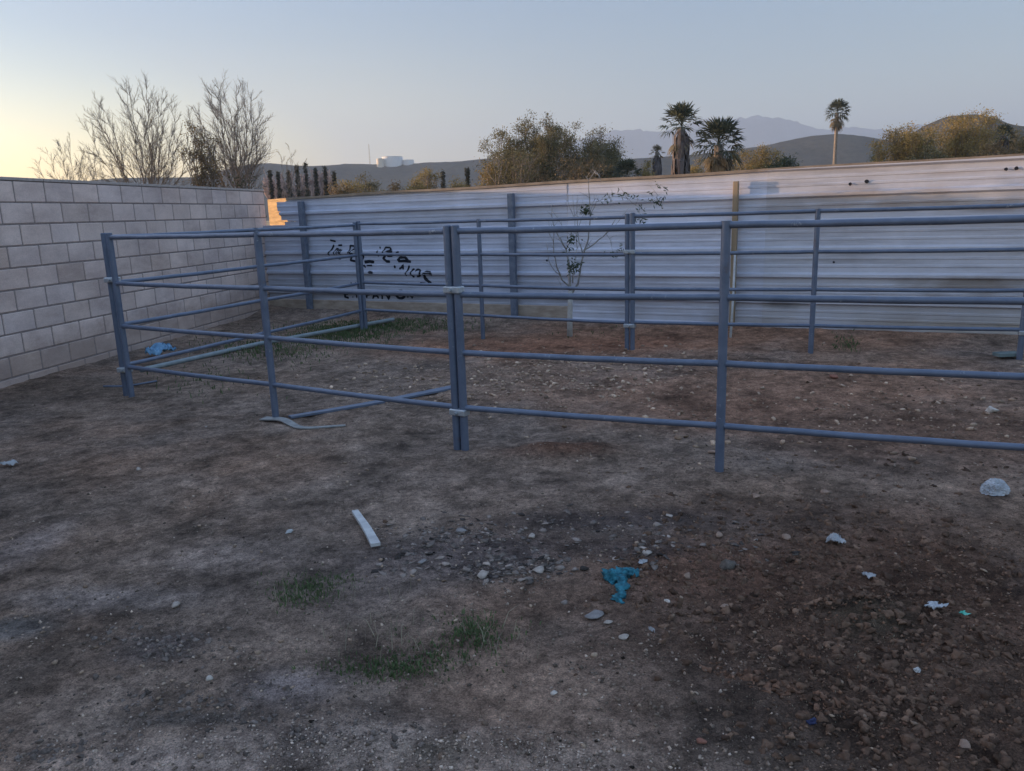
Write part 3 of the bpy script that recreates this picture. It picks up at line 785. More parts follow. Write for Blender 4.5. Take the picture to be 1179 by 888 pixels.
ribbon('grey_plank', [(1146, 413, .02), (1172, 412, .02)], (.06, .06), .03, M['greyboard'], 'short grey-green plank by the far right corral post', 'plank')

def crumple(name, px, py, sx, sy, szz, mat, label, cat, seed=0, rz=0.0, sub=4, spike=.5):
    bm = bmesh.new(); bmesh.ops.create_icosphere(bm, subdivisions=sub, radius=1)
    for v in bm.verts:
        q = v.co.copy(); a_ = noise.noise(q*1.6+Vector((seed*7.1, 0, 0))); b_ = abs(noise.noise(q*3.7+Vector((0, seed*3.3, 0)))); c_ = abs(noise.noise(q*8+Vector((0, 0, seed))))
        q *= 1+a_*spike*.8-b_*spike*.8-c_*.35*spike+noise.noise(q*15)*.12
        q.z = max(q.z, -.25+.05*noise.noise(q*5))
        ca, sa = math.cos(rz), math.sin(rz); X_, Y_ = q.x*sx, q.y*sy
        v.co = (X_*ca-Y_*sa, X_*sa+Y_*ca, (q.z+.3)*szz)
    me = bpy.data.meshes.new(name); bm.to_mesh(me); bm.free(); me.materials.append(mat)
    o = bpy.data.objects.new(name, me); C.objects.link(o); o.location = gp(px, py); return tag(o, label, cat)
def crumpled(name, px, py, sx, sy, hgt, mat, label, cat, seed=0, rz=0.0, spike=0, fold=3.2):
    """thin sheet crushed into irregular folds, resting on the soil"""
    n_ = 34; V, Fc, idx = [], [], {}
    o_ = Vector((seed*5.3, seed*2.9, 0)); p0 = g(px, py); zg = gh(p0.x, p0.y); ca, sa = math.cos(rz), math.sin(rz)
    for i in range(n_):
        for j in range(n_):
            u, v = i/(n_-1)*2-1, j/(n_-1)*2-1
            rr = math.hypot(u, v); lim = .78+.45*noise.noise(Vector((math.atan2(v, u)*1.1, seed, 1)))
            if rr > lim: continue
            q = Vector((u, v, 0)); w1 = noise.noise(q*1.4+o_); w2 = abs(noise.noise(q*fold+o_)); w3 = abs(noise.noise(q*fold*2.3-o_))
            z = (1-rr*rr*.7)*(.35+.55*w1)+.75*(.5-w2)+.38*(.4-w3); z = max(z, -.05+.08*w2)
            uu = u*(.85+.4*noise.noise(q*2.2+o_*1.7)); vv = v*(.85+.4*noise.noise(q*2.2-o_*1.3))
            X_, Y_ = uu*sx*1.15, vv*sy*1.15; wx, wy = X_*ca-Y_*sa, X_*sa+Y_*ca
            idx[i, j] = len(V); V.append((wx, wy, z*hgt*1.3+zg+.003))
    for (i, j), a_ in idx.items():
        if (i+1, j) in idx and (i, j+1) in idx and (i+1, j+1) in idx: Fc.append((a_, idx[i+1, j], idx[i+1, j+1], idx[i, j+1]))
    o = link(name, V, Fc, mat, smooth=True); sharpen(o, 28); o.location = (p0.x, p0.y, 0)
    md = o.modifiers.new('thickness', 'SOLIDIFY'); md.thickness = .0012
    return tag(o, label, cat)
crumple('plastic_bag', 1145, 568, .068, .05, .06, M['plastic_white'], 'crumpled whitish plastic bag at the right edge of the yard', 'bag', 1, .1, 5, .24)
crumpled('crumpled_paper', 962, 624, .055, .045, .03, M['paper'], 'crumpled grey-white paper on the brown clods', 'litter', 2, .4)
crumpled('paper_scrap', 1000, 666, .036, .024, .015, M['paper'], 'small white scrap beside a dark hole in the clods', 'litter', 3, -.6)
crumpled('blue_white_wrapper', 1076, 705, .055, .032, .018, M['plastic_white'], 'bluish white wrapper left of the green scrap', 'litter', 4, .2)
crumple('green_wrapper', 1112, 707, .032, .012, .01, M['plastic_green'], 'thin green wrapper scrap at the right', 'litter', 5, -.2, 3, .8)
crumpled('white_scrap', 10, 538, .07, .05, .03, M['paper'], 'small white scrap at the left edge of the yard', 'litter', 6, .3)
crumple('white_chip', 333, 613, .022, .012, .012, M['white'], 'tiny white chip on the open dirt left of the batten', 'litter', 7, .9, 3, .5)
crumpled('white_paper_strip', 740, 649, .036, .018, .010, M['paper'], 'white paper strip just above the teal rag', 'litter', 8, .6)
crumple('navy_scrap', 937, 833, .022, .014, .01, M['navy'], 'small dark navy scrap on the near brown soil', 'litter', 9, .2, 3, .7)
crumple('white_flake', 1056, 773, .012, .01, .012, M['white'], 'little white flake on the brown soil at the near right', 'litter', 10, .2, 3, .5)
crumpled('curled_white_scrap', 750, 728, .02, .008, .012, M['paper'], 'curled white scrap on the clods below the teal rag', 'litter', 11, 2.2)
crumpled('blue_plastic_bag', 186, 412, .24, .16, .13, M['plastic_blue'], 'crumpled blue plastic bag on the dirt beside the block wall', 'bag', 12, .5)
# teal rag
def rag():
    bm_ = MB()
    def T_(x, y): return gp(640+x/6.34, 600+y/6.34)
    for pts, rr in (([(375, 445), (410, 420), (455, 398), (520, 388), (575, 392), (625, 405)], (.018, .034, .030, .022, .020, .008)),
                    ([(440, 410), (475, 450), (482, 500), (470, 550), (448, 580), (490, 606)], (.026, .022, .018, .017, .017, .006)),
                    ([(385, 455), (430, 440), (470, 430)], (.012, .026, .016)), ([(500, 405), (545, 410), (600, 400)], (.012, .016, .008))):
        P_ = [T_(*p) for p in pts]; Q, W = [], []
        for i in range(len(P_)-1):
            for k in range(7): Q.append(P_[i].lerp(P_[i+1], k/7)); W.append(rr[i]+(rr[i+1]-rr[i])*k/7)
        Q.append(P_[-1]); W.append(rr[-1])
        o_ = len(bm_.v); bm_.tube([q+Vector((0, 0, w*.45)) for q, w in zip(Q, W)], W, 14)
        for k in range(o_, len(bm_.v)):
            v = Vector(bm_.v[k]); i = min((k-o_)//14, len(Q)-1)
            c_ = Q[i]; d_ = v-c_-Vector((0, 0, W[i]*.45))
            f_ = 1+1.1*noise.noise(v*45)+.8*noise.noise(v*110)
            v = c_+Vector((d_.x*f_, d_.y*f_, d_.z*f_*.55+W[i]*.42)); bm_.v[k] = tuple(v)
    return bm_.make('teal_rag', M['teal'], None, True)
tag(rag(), 'twisted teal blue rag lying on the dirt near the centre', 'rag')

# ------------------------------------------------------------------ grass and weeds
def grass_patch(name, spots, hgt, mat, label, cat='grass', bw=.0022):
    V, Fc, T = [], [], []
    for (px, py, sx, sy, n_) in spots:
        for _ in range(n_):
            x, y = rng.normal(px, sx), rng.normal(py, sy)
            if y < 372: continue
            p = g(x, y); z = 0; h_ = hgt*rng.uniform(.35, 1.2); a = rng.uniform(0, 6.28); ln = rng.uniform(.1, .9)*h_
            w = bw*rng.uniform(.7, 1.6); o = len(V); dx, dy = math.cos(a), math.sin(a); b2 = rng.uniform(0, 6.28); wx, wy = math.cos(b2)*w, math.sin(b2)*w
            V += [(p.x-wx, p.y-wy, -1), (p.x+wx, p.y+wy, -1), (p.x+dx*ln*.35-wx*.8, p.y+dy*ln*.35-wy*.8, h_*.6), (p.x+dx*ln*.35+wx*.8, p.y+dy*ln*.35+wy*.8, h_*.6), (p.x+dx*ln, p.y+dy*ln, h_*rng.uniform(.7, 1))]
            Fc += [(o, o+1, o+3, o+2), (o+2, o+3, o+4)]; T += [rng.uniform(.6, 1.3)]*5
    V = np.array(V); b0 = V[::5, :2].repeat(5, 0); zz = hz(b0[:, 0], b0[:, 1])
    V[:, 2] = np.where(V[:, 2] < 0, -.003, V[:, 2])+zz
    return tag(link(name, V, Fc, mat, tint=np.array(T)[:, None]*np.ones(3)), label, cat, kind='stuff')
grass_patch('grass', [(352, 682, 19, 9, 380), (378, 672, 16, 7, 160), (335, 694, 13, 6, 80)], .020, M['grass'], 'small tuft patch of green grass on the dirt left of centre')
grass_patch('grass', [(545, 728, 15, 10, 330), (556, 735, 24, 10, 150)], .022, M['grass'], 'small green grass patch below the asphalt flakes')
grass_patch('grass', [(455, 772, 24, 8, 400), (500, 757, 30, 10, 240), (405, 770, 26, 7, 150)], .020, M['grass'], 'low green grass patch at the near centre with dry stalks')
grass_patch('weeds', [(395, 383, 30, 7, 2800), (455, 376, 45, 3.5, 1800), (310, 402, 38, 8, 1100), (230, 440, 30, 8, 120)], .05, M['grass'], 'low green weeds growing in the far left corner of the pen', 'weeds', .004)
grass_patch('dry_grass', [(450, 740, 50, 14, 40), (570, 740, 30, 12, 26), (330, 690, 30, 12, 20), (420, 690, 40, 12, 16)], .10, M['straw'], 'thin dry stalks standing among the grass patches', 'dry grass', .0012)
grass_patch('litter_straw', [(1000, 770, 110, 60, 700), (900, 660, 120, 50, 300), (620, 800, 200, 60, 400), (300, 800, 200, 50, 350)], .006, M['straw'], 'short bits of dry straw over the soil', 'straw', .0009)
grass_patch('weeds', [(975, 398, 10, 4, 160), (690, 385, 30, 4, 60)], .035, M['grass'], 'low dark weeds at the foot of the metal fence', 'weeds', .004)

# ------------------------------------------------------------------ sapling
def sap():
    b0 = gp(655, 387); e = empty('sapling', b0, 'leafless young tree with a pale trunk in front of the metal fence', 'tree')
    YD = b0.y
    def q(x, y, dy=0.0): return at(600+x/4.036, 180+y/4.036, YD+dy)-b0
    mb = MB(); mb.tube([q(226, 835)-Vector((0, 0, .05)), q(226, 760), q(228, 700), q(229, 625)], [.036, .034, .031, .026], 10); mb.make('trunk', M['lime'], e, True)
    mb = MB()
    BR = [([(229, 640, 0), (222, 605, 0), (190, 570, -.05), (160, 500, -.12), (150, 430, -.15), (150, 340, -.2)], .013),
      ([(229, 640, 0), (228, 560, .02), (222, 500, .03), (210, 430, .05), (170, 370, .1), (148, 300, .14), (140, 225, .15)], .015),
      ([(229, 650, 0), (262, 590, -.02), (280, 500, -.05), (292, 435, -.1), (325, 420, -.12), (382, 370, -.2), (440, 290, -.3)], .016),
      ([(288, 455, -.08), (268, 400, 0), (260, 300, .05), (262, 180, .1)], .009), ([(292, 440, -.1), (315, 380, -.1), (322, 280, -.12), (312, 150, -.15), (316, 110, -.15), (345, 65, -.2)], .010),
      ([(316, 112, -.15), (300, 95, -.12)], .004), ([(340, 72, -.2), (368, 98, -.25), (372, 125, -.25)], .004), ([(210, 432, .05), (185, 395, .0), (160, 380, 0)], .006), ([(210, 432, .05), (235, 385, 0), (232, 340, 0)], .006),
      ([(320, 265, -.1), (333, 220, -.05), (350, 180, -.05)], .005), ([(186, 565, -.05), (150, 520, 0), (125, 480, 0), (122, 410, 0)], .007), ([(240, 590, 0), (245, 500, .0), (262, 430, .1), (250, 330, .1), (240, 180, .1)], .008),
      ([(322, 285, -.12), (350, 210, -.2), (430, 185, -.25), (520, 200, -.3), (600, 212, -.3), (655, 170, -.35)], .004), ([(500, 198, -.3), (545, 240, -.3), (550, 300, -.3)], .003),
      ([(382, 370, -.2), (430, 330, -.2), (500, 240, -.25)], .004), ([(150, 260, .15), (185, 310, .1), (200, 340, .1)], .004), ([(265, 330, .05), (290, 270, .05), (285, 200, 0)], .004), ([(180, 585, 0), (195, 625, 0)], .004),
      ([(395, 355, -.2), (415, 400, -.2), (430, 455, -.2)], .003), ([(255, 300, .05), (225, 240, .05), (215, 160, .05)], .004), ([(150, 400, -.2), (130, 350, -.2), (128, 300, -.2)], .004)]
    for pts, r_ in BR:
        P_ = [q(*p) for p in pts]; Q = []
        for i in range(len(P_)-1):
            for k in range(3):
                v = P_[i].lerp(P_[i+1], k/3); 
                if i+k: v += Vector((random.uniform(-1, 1), random.uniform(-1, 1), random.uniform(-1, 1)))*.008
                Q.append(v)
        Q.append(P_[-1]); n_ = len(Q)
        mb.tube(Q, [r_*(1-.75*i/(n_-1)) for i in range(n_)], 6)
        for i in range(2, n_-1, 2):      # side twigs
            d = Vector((random.uniform(-1, 1), random.uniform(-1, 1), random.uniform(.2, 1.2))).normalized()*random.uniform(.05, .16)
            mb.tube([Q[i], Q[i]+d*.5+Vector((0, 0, .01)), Q[i]+d], [.003, .0022, .0012], 4)
    mb.make('branches', M['sap_bark'], e, True)
    V, Fc = [], []
    for x, y, n_, sp in ((303, 255, 60, .030), (235, 382, 30, .03), (240, 518, 50, .04), (262, 512, 16, .04), (550, 295, 34, .05), (640, 165, 18, .06), (610, 212, 16, .05), (650, 205, 14, .04), (430, 190, 12, .06), (430, 458, 20, .03), (465, 432, 8, .03),
                         (225, 430, 10, .03), (490, 190, 14, .05), (550, 245, 8, .05), (400, 185, 10, .05), (228, 408, 6, .02)):
        c0 = q(x, y, -.12)
        for _ in range(n_):
            c_ = c0+Vector(rng.normal(0, sp, 3)); a_ = Vector(rng.normal(0, 1, 3)).normalized()*.028; b_ = a_.orthogonal().normalized()*.010; o = len(V)
            V += [tuple(c_-a_), tuple(c_+b_), tuple(c_+a_), tuple(c_-b_)]; Fc.append((o, o+1, o+2, o+3))
    link('leaves', V, Fc, M['leaf_dark'], e, tint=np.ones((len(V), 3)))
sap()

# ------------------------------------------------------------------ trees
def skeleton(seed, depth=5, spread=.6, up=.25, kids=(2, 3), l0=1.0, lr=.74, stems=1, first=.9, trunk=0.0):
    r = random.Random(seed); segs = []; tips = []
    def grow(p, d, l, rad, k):
        pts = [p]; n_ = 4; q = p
        for i in range(n_):
            d = (d+Vector((r.gauss(0, .09), r.gauss(0, .09), r.gauss(0, .06)+up*.12))).normalized()
            q = q+d*l/n_; pts.append(q)
            if k < depth-1 and i in (1, 2) and r.random() < .55:
                a_ = Vector((r.gauss(0, 1), r.gauss(0, 1), r.gauss(0, .5)+.15)).normalized()
                grow(q, (d*.75+a_*spread).normalized(), l*lr*r.uniform(.55, .85), rad*.5, k+1)
        r2 = rad*.62
        segs.append((pts, rad, r2 if k < depth else rad*.3))
        if k >= depth: tips.append(q); return
        if k >= depth-2: tips.append(pts[2])
        for _ in range(r.choice(kids)):
            a_ = Vector((r.gauss(0, 1), r.gauss(0, 1), r.gauss(0, .45)+up)).normalized()
            grow(q, (d+a_*spread).normalized(), l*lr*r.uniform(.75, 1.15), r2*r.uniform(.8, 1), k+1)
    for s_ in range(stems):
        a_ = 6.28*s_/max(1, stems)+r.uniform(-.5, .5); lean = .0 if stems == 1 else (r.uniform(.15, .95) if trunk else r.uniform(.2, .55))
        grow(Vector((0, 0, trunk*(.8+.4*r.random()) if trunk else 0)), Vector((math.cos(a_)*lean, math.sin(a_)*lean, 1)).normalized(), l0*first, .05*l0*(1 if stems == 1 else .75), 0)
    if trunk: segs.append(([Vector((0, 0, trunk*1.2*i/4)) for i in range(5)], .075, .055))
    return segs, tips
def fit(segs, tips, w, h):
    P_ = [p for s in segs for p in s[0]]
    wx = max(abs(p.x) for p in P_); wx = (max(p.x for p in P_)-min(p.x for p in P_)); cx = 0
    hh = max(p.z for p in P_); sx, sz_ = w/wx, h/hh
    f_ = lambda p: Vector((p.x*sx, p.y*sx, p.z*sz_))
    return [([f_(p) for p in s[0]], s[1]*sz_, s[2]*sz_) for s in segs], [f_(p) for p in tips]
def mid_x(segs):
    xs = [p.x for q in segs for p in q[0]]
    return (min(xs)+max(xs))/2
def place_px(px, ytop, D):
    t = at(px, ytop, D); return t.x, t.z
def bare_tree(px, ytop, wpx, D, seed, label, mat, depth=5, stems=1, rmin=.012, spread=.55, base=-.3, kids=(2, 3), rs=1.0, up=.03, group=None, name='bare_tree', trunk=.7):
    x, zt = place_px(px, ytop, D); x0 = at(px, 245, D).x
    e = empty(name, (x0, D, 0), label, 'tree', group)
    segs, tips = fit(*skeleton(seed, depth, spread, up, kids, stems=stems, trunk=trunk), wpx*D/F, zt-base)
    e.location.x -= mid_x(segs)
    mb, mt_ = MB(), MB()
    for pts, r0, r1 in segs:
        n_ = len(pts); q = [p+Vector((0, 0, base)) for p in pts]
        rad = [max(rmin, (r0+(r1-r0)*i/(n_-1))*rs) for i in range(n_)]
        (mt_ if r0 >= .045*(zt-base)/4 and len(mt_.v) < 400 else mb).tube(q, rad, 4 if r0*rs < .04 else 7, cap=False)
    if not mt_.v: mt_.tube([Vector((0, 0, base)), segs[0][0][0]+Vector((0, 0, base+.2))], .05, 6)
    mt_.make('trunk', mat, e, True); o = link('branches', mb.v, mb.f, mat, e)
    return e
def vase_tree(px, ytop, wpx, D, seed, label, f0=.3, nl=10, rk=1.0, nsub=2, dens=1.0, name='bare_tree', mat='bark_grey'):
    """leafless tree: long limbs fanning out of a short trunk, each feathered with side branches and twigs"""
    r = random.Random(seed); x, zt = place_px(px, ytop, D); x0 = at(px, 245, D).x; base = -.2
    e = empty(name, (x0, D, 0), label, 'tree'); h_ = zt-base; W = wpx*D/F/2; zf0 = h_*f0
    mt_, mb = MB(), MB()
    mt_.tube([(0, 0, base), (.03*h_*r.uniform(-1, 1), .02, base+zf0*.5), (0, 0, base+zf0)], [.016*h_*rk, .013*h_*rk, .011*h_*rk], 8)
    def wand(p, d, L, n_, r0, r1, upb, jit, sides):
        pts = [p]; q = p
        for i in range(n_):
            d = (d+Vector((r.gauss(0, jit), r.gauss(0, jit), r.gauss(0, jit)+upb))).normalized(); q = q+d*L/n_; pts.append(q)
        mb.tube(pts, [r0+(r1-r0)*i/n_ for i in range(n_+1)], 6 if r0 > .03 else 4, cap=False)
        return pts
    for k in range(nl):
        az = 2.4*k+r.uniform(-.5, .5); lf = ((k+.5)/nl)**.75; lean = R(6+62*lf)
        top = zf0+(h_-zf0)*(1-.42*lf**1.6)*r.uniform(.86, 1.0); rad_ = W*lf**.8*r.uniform(.8, 1.05)
        st = Vector((0, 0, base+zf0*r.uniform(.72, 1.0))); end = Vector((math.cos(az)*rad_, math.sin(az)*rad_, base+top))
        L = (end-st).length; d0 = (Vector((end.x*1.25, end.y*1.25, (end.z-st.z)*.75))).normalized()
        pts = [st]; n_ = 9
        for i in range(1, n_+1):
            t = i/n_; c1 = st+d0*L*.5
            p = st*(1-t)**2+c1*2*t*(1-t)+end*t*t; pts.append(p+Vector((r.gauss(0, 1), r.gauss(0, 1), r.gauss(0, .6)))*L*.014)
        R0 = .0045*h_*rk*(1-.35*lf)
        mb.tube(pts, [R0*(1-.86*i/n_)+.004 for i in range(n_+1)], 6, cap=False)
        for i in range(2, n_+1):
            dl = (pts[i]-pts[i-1]).normalized()
            for _ in range(nsub if r.random() < dens else 1):
                a_ = Vector((r.gauss(0, 1), r.gauss(0, 1), r.gauss(0, .4))).normalized(); out = Vector((pts[i].x, pts[i].y, 0)); out = out.normalized()*.25 if out.length > .1 else out
                sd_ = (dl+a_*.62+out).normalized(); Ls = L*(.34-.22*i/n_)*r.uniform(.6, 1.25)
                sp_ = wand(pts[i], sd_, Ls, 5, .0015*h_*rk*(1-.5*i/n_)+.003, .0035, .05, .10, 0)
                for j in range(1, 6):
                    dj = (sp_[j]-sp_[j-1]).normalized()
                    for _ in range(2):
                        b_ = Vector((r.gauss(0, 1), r.gauss(0, 1), r.gauss(0, .5)+.1)).normalized()
                        tw = wand(sp_[j], (dj+b_*.65).normalized(), Ls*r.uniform(.22, .5), 3, .0055, .0035, .04, .12, 0)
                        if r.random() < .5*dens:
                            wand(tw[1], (dj-b_*.5).normalized(), Ls*r.uniform(.1, .22), 2, .0045, .003, .04, .1, 0)
    mt_.make('trunk', M[mat], e, True); link('branches', mb.v, mb.f, M[mat], e)
    return e
def leaf_cloud(tips, n_per, sp, ls, mat, parent, name='crown', zoff=0, seed=0, el=1.5, holes=.25):
    r = np.random.default_rng(seed); T = np.array([t[:] for t in tips])
    T = T[r.random(len(T)) > holes]
    c = T.repeat(n_per, 0)+r.normal(0, sp, (len(T)*n_per, 3))*np.array([1, 1, .75]); c[:, 2] += zoff
    N_ = len(c); a = r.normal(0, 1, (N_, 3)); a /= np.linalg.norm(a, axis=1)[:, None]
    b_ = np.cross(a, r.normal(0, 1, (N_, 3))); b_ /= np.linalg.norm(b_, axis=1)[:, None]
    s_ = (ls*r.uniform(.6, 1.4, N_))[:, None]
    V = np.stack([c-a*s_*el, c+b_*s_*.5, c+a*s_*el, c-b_*s_*.5], 1).reshape(-1, 3)
    Fq_ = np.arange(N_*4).reshape(-1, 4)
    tn = (r.uniform(.75, 1.25, len(T)).repeat(n_per)*r.uniform(.8, 1.2, N_)).repeat(4)
    return link(name, V, Fq_, mat, parent, tint=tn[:, None]*np.ones(3))
def leafy_tree(px, ytop, wpx, D, seed, label, leaf, name='tree', cat='tree', depth=4, stems=3, n_per=26, sp=.28, ls=.07, holes=.15, base=-.3, group=None, bark='bark_grey', spread=.65, rs=.7, first=.55):
    x, zt = place_px(px, ytop, D); x0 = at(px, 240, D).x
    e = empty(name, (x0, D, 0), label, cat, group); h_ = zt-base-sp*.8
    segs, tips = fit(*skeleton(seed, depth, spread, .2, (2, 3), stems=stems, first=first), max(.3, wpx*D/F-sp*2), h_)
    e.location.x -= mid_x(segs)
    mb, m2 = MB(), MB()
    for i, (pts, r0, r1) in enumerate(segs):
        n_ = len(pts); q = [p+Vector((0, 0, base)) for p in pts]
        (m2 if pts[0].z < .05 else mb).tube(q, [max(.010, (r0+(r1-r0)*k/(n_-1))*rs) for k in range(n_)], 5, cap=False)
    m2.make('trunk', M[bark], e, True); mb.make('branches', M[bark], e, True)
    leaf_cloud(tips, n_per, sp, ls, M[leaf], e, 'crown', base, seed, holes=holes)
    return e
vase_tree(86, 155, 66, 52, 3, 'smallest bare tree, leftmost behind the block wall', .42, 8, .6, 2, .7)
vase_tree(114, 170, 34, 60, 13, 'faint low bare tree between the leftmost and the broad bare tree', .45, 6, .5, 2, .5)
vase_tree(174, 99, 126, 42, 5, 'broad bare tree with spreading grey branches behind the middle of the block wall', .30, 15, .95, 3, 1.0)
vase_tree(278, 93, 98, 45, 9, 'tall dense bare tree behind the right end of the block wall', .30, 16, 1.1, 3, 1.0)
leafy_tree(240, 139, 42, 41, 17, 'small leafy brown-green tree left of the tall bare tree', 'leaf_brown', n_per=26, sp=.13, ls=.04, holes=.62, depth=4, spread=.8)
leafy_tree(283, 180, 55, 44, 18, 'low dark shrub at the foot of the tall bare tree', 'leaf_dark', 'shrub', 'shrub', n_per=10, sp=.2, ls=.05, depth=3)
vase_tree(334, 165, 42, 42, 24, 'thin wispy bare sapling sticking up above the far end of the block wall', .5, 4, .3, 1, .3)
# far cypresses and the pale bare brush behind them
def cypress(px, yt, D, wpx, lab, group, seed):
    x, zt = place_px(px, yt, D); x0 = at(px, 245, D).x
    e = empty('cypress', (x0, D, 0), lab, 'tree', group); w = wpx*D/F/2
    mb = MB(); mb.tube([(0, 0, -.3), (0, 0, zt*.7)], [.09, .03], 6); mb.make('trunk', M['bark_grey'], e, True)
    r = random.Random(seed); tips = [Vector((r.gauss(0, w*.35), r.gauss(0, w*.35), 0))*(1-t**2.2)*(.6+.6*min(1, t*4))+Vector((0, 0, .5+t*(zt-.7))) for t in [r.random() for _ in range(150)]]
    leaf_cloud(tips, 14, .10, .07, M['leaf_cyp'], e, 'crown', 0, seed, holes=0, el=1.8)
for i, (px, yt) in enumerate(((315, 194), (324, 196), (336, 194), (346, 188), (356, 185), (367, 192), (378, 190), (388, 196))):
    cypress(px, yt, 85, 3.0, 'slim dark cypress standing in the row beyond the left fence corner', 'row of slim cypresses', 600+i)
cypress(512, 195, 80, 5, 'slim dark cypress alone right of the tall golden bush', None, 620)
cypress(540, 192, 80, 5, 'slim dark cypress just left of the big olive trees', None, 621)
for i, px in enumerate((322, 338, 352, 366, 380)):
    bare_tree(px, 194+2*(i % 2), 34, 95, 30+i, 'pinkish leafless bush behind the row of cypresses', noisy('pinkish_twigs', (.36, .27, .25), (.46, .36, .33), 4, .9) if i == 0 else bpy.data.materials['pinkish_twigs'], 5, 7, .045, rs=.4, name='bare_bush', up=.35, spread=.45, trunk=0, group='pinkish bare bushes behind the cypresses')
shr = [(405, 206, 46, 70, 'leaf_gold', 'wide golden shrub right of the cypress row'), (425, 200, 30, 72, 'leaf_olive', 'olive round shrub just behind the wide golden shrub'),
       (395, 212, 26, 60, 'leaf_brown', 'brownish shrub between the cypress row and the golden shrub'),
       (456, 209, 18, 70, 'leaf_brown', 'small rounded brown shrub below the water tanks'), (496, 193, 34, 75, 'leaf_gold', 'tall golden bush left of the lone cypress'),
       (478, 204, 20, 72, 'leaf_gold', 'low golden bush at the left foot of the tall golden bush'), (528, 202, 26, 74, 'leaf_gold', 'low golden bush between the two lone cypresses'),
       (437, 216, 30, 66, 'leaf_olive', 'low olive shrub showing just above the fence'), (567, 184, 40, 58, 'leaf_gold', 'golden bush at the left foot of the big olive trees')]
for i, (px, yt, w, D, lf, lab) in enumerate(shr):
    leafy_tree(px, yt, w, D, 700+i, lab, lf, 'shrub', 'shrub', depth=3, stems=4, n_per=30, sp=.25, ls=.06, holes=.1, bark='bark_pale')
leafy_tree(592, 130, 70, 60, 41, 'leftmost of the big olive-green trees, feathery and open', 'leaf_olive', n_per=60, sp=.24, ls=.052, holes=.14, depth=4)
leafy_tree(618, 150, 60, 64, 46, 'rusty brown tree filling the gap behind the leftmost olive tree', 'leaf_brown', n_per=24, sp=.30, ls=.055, holes=.15)
leafy_tree(632, 131, 48, 58, 42, 'upright olive tree in the middle of the big tree clump', 'leaf_olive', n_per=60, sp=.22, ls=.052, holes=.12, spread=.4)
leafy_tree(672, 138, 88, 62, 43, 'rightmost of the big olive-green trees, leaning to the right', 'leaf_olive', n_per=60, sp=.25, ls=.052, holes=.12)
leafy_tree(694, 146, 50, 63, 47, 'small olive tree at the right end of the big tree clump', 'leaf_olive', n_per=30, sp=.3, ls=.055, holes=.15)
leafy_tree(650, 175, 110, 54, 44, 'low rusty undergrowth bush in front of the big olive trees', 'leaf_brown', 'shrub', 'shrub', depth=3, stems=5, n_per=30, sp=.3, ls=.055)
leafy_tree(590, 170, 80, 55, 45, 'low olive bush under the leftmost olive tree', 'leaf_olive', 'shrub', 'shrub', depth=3, stems=5, n_per=22, sp=.28, ls=.055)
rt = [(1040, 142, 72, 58, 'leaf_gold', 'golden tree at the left end of the right-hand tree group', .28), (1088, 128, 100, 60, 'leaf_gold', 'largest golden-green tree in front of the dark hill', .3),
      (1125, 143, 56, 64, 'leaf_olive', 'darker olive tree right of the largest golden tree', .3), (1172, 144, 56, 62, 'leaf_olive', 'olive tree cut off by the right edge of the picture', .3),
      (880, 167, 56, 64, 'leaf_gold', 'rounded golden bush right of the two big palms', .26), (848, 176, 40, 66, 'leaf_gold', 'golden bush right behind the second palm', .26),
      (800, 180, 34, 64, 'leaf_gold', 'golden bush between the two big palms', .24), (1002, 167, 30, 90, 'leaf_dark', 'dark shrub left of the right-hand tree group', .3),
      (1140, 165, 46, 52, 'leaf_brown', 'brownish bush in front of the rightmost palm', .24), (1060, 168, 60, 56, 'leaf_olive', 'low olive bush in front of the golden trees', .26), (900, 180, 34, 60, 'leaf_dark', 'dark low bush at the right foot of the rounded golden bush', .22),
      (745, 184, 22, 60, 'leaf_gold', 'small golden bush left of the tallest thick palm', .2), (1218, 140, 60, 60, 'leaf_olive', 'olive tree just outside the right edge', .3)]
for i, (px, yt, w, D, lf, lab, sp) in enumerate(rt):
    if px > 1200: continue
    leafy_tree(px, yt, w, D, 800+i, lab, lf, 'tree' if 'tree ' in lab else 'shrub', 'tree' if 'tree ' in lab else 'shrub', depth=4 if w > 40 else 3, stems=4, n_per=40, sp=sp*.9, ls=.05, holes=.06)
# palms
def fan(mbx, root, d, L, rad, droop, r, nseg=13):
    d = d.normalized(); up = Vector((0, 0, 1)); sd = d.cross(up)
    sd = sd.normalized() if sd.length > .05 else Vector((1, 0, 0)); nrm = sd.cross(d).normalized()
    pet = root+d*L+Vector((0, 0, -droop*.2)); w = .022
    mbx.add([root-sd*w, root+sd*w, pet+sd*w, pet-sd*w], [(0, 1, 2, 3)])
    for k in range(nseg):
        a_ = R(-80+160*k/(nseg-1))+r.gauss(0, .04); dd = d*math.cos(a_)+sd*math.sin(a_)+nrm*.08*(1 if k % 2 else -1)
        l_ = rad*(.75+.25*math.cos(a_))*r.uniform(.85, 1.1); sw = (nrm*.3+d.cross(dd)*.0+dd.cross(nrm)).normalized()*rad*.060
        mid = pet+dd*l_*.6; tip = pet+dd*l_+Vector((0, 0, -droop*l_*.5))
        mbx.add([pet, mid+sw, tip, mid-sw], [(0, 1, 2, 3)])
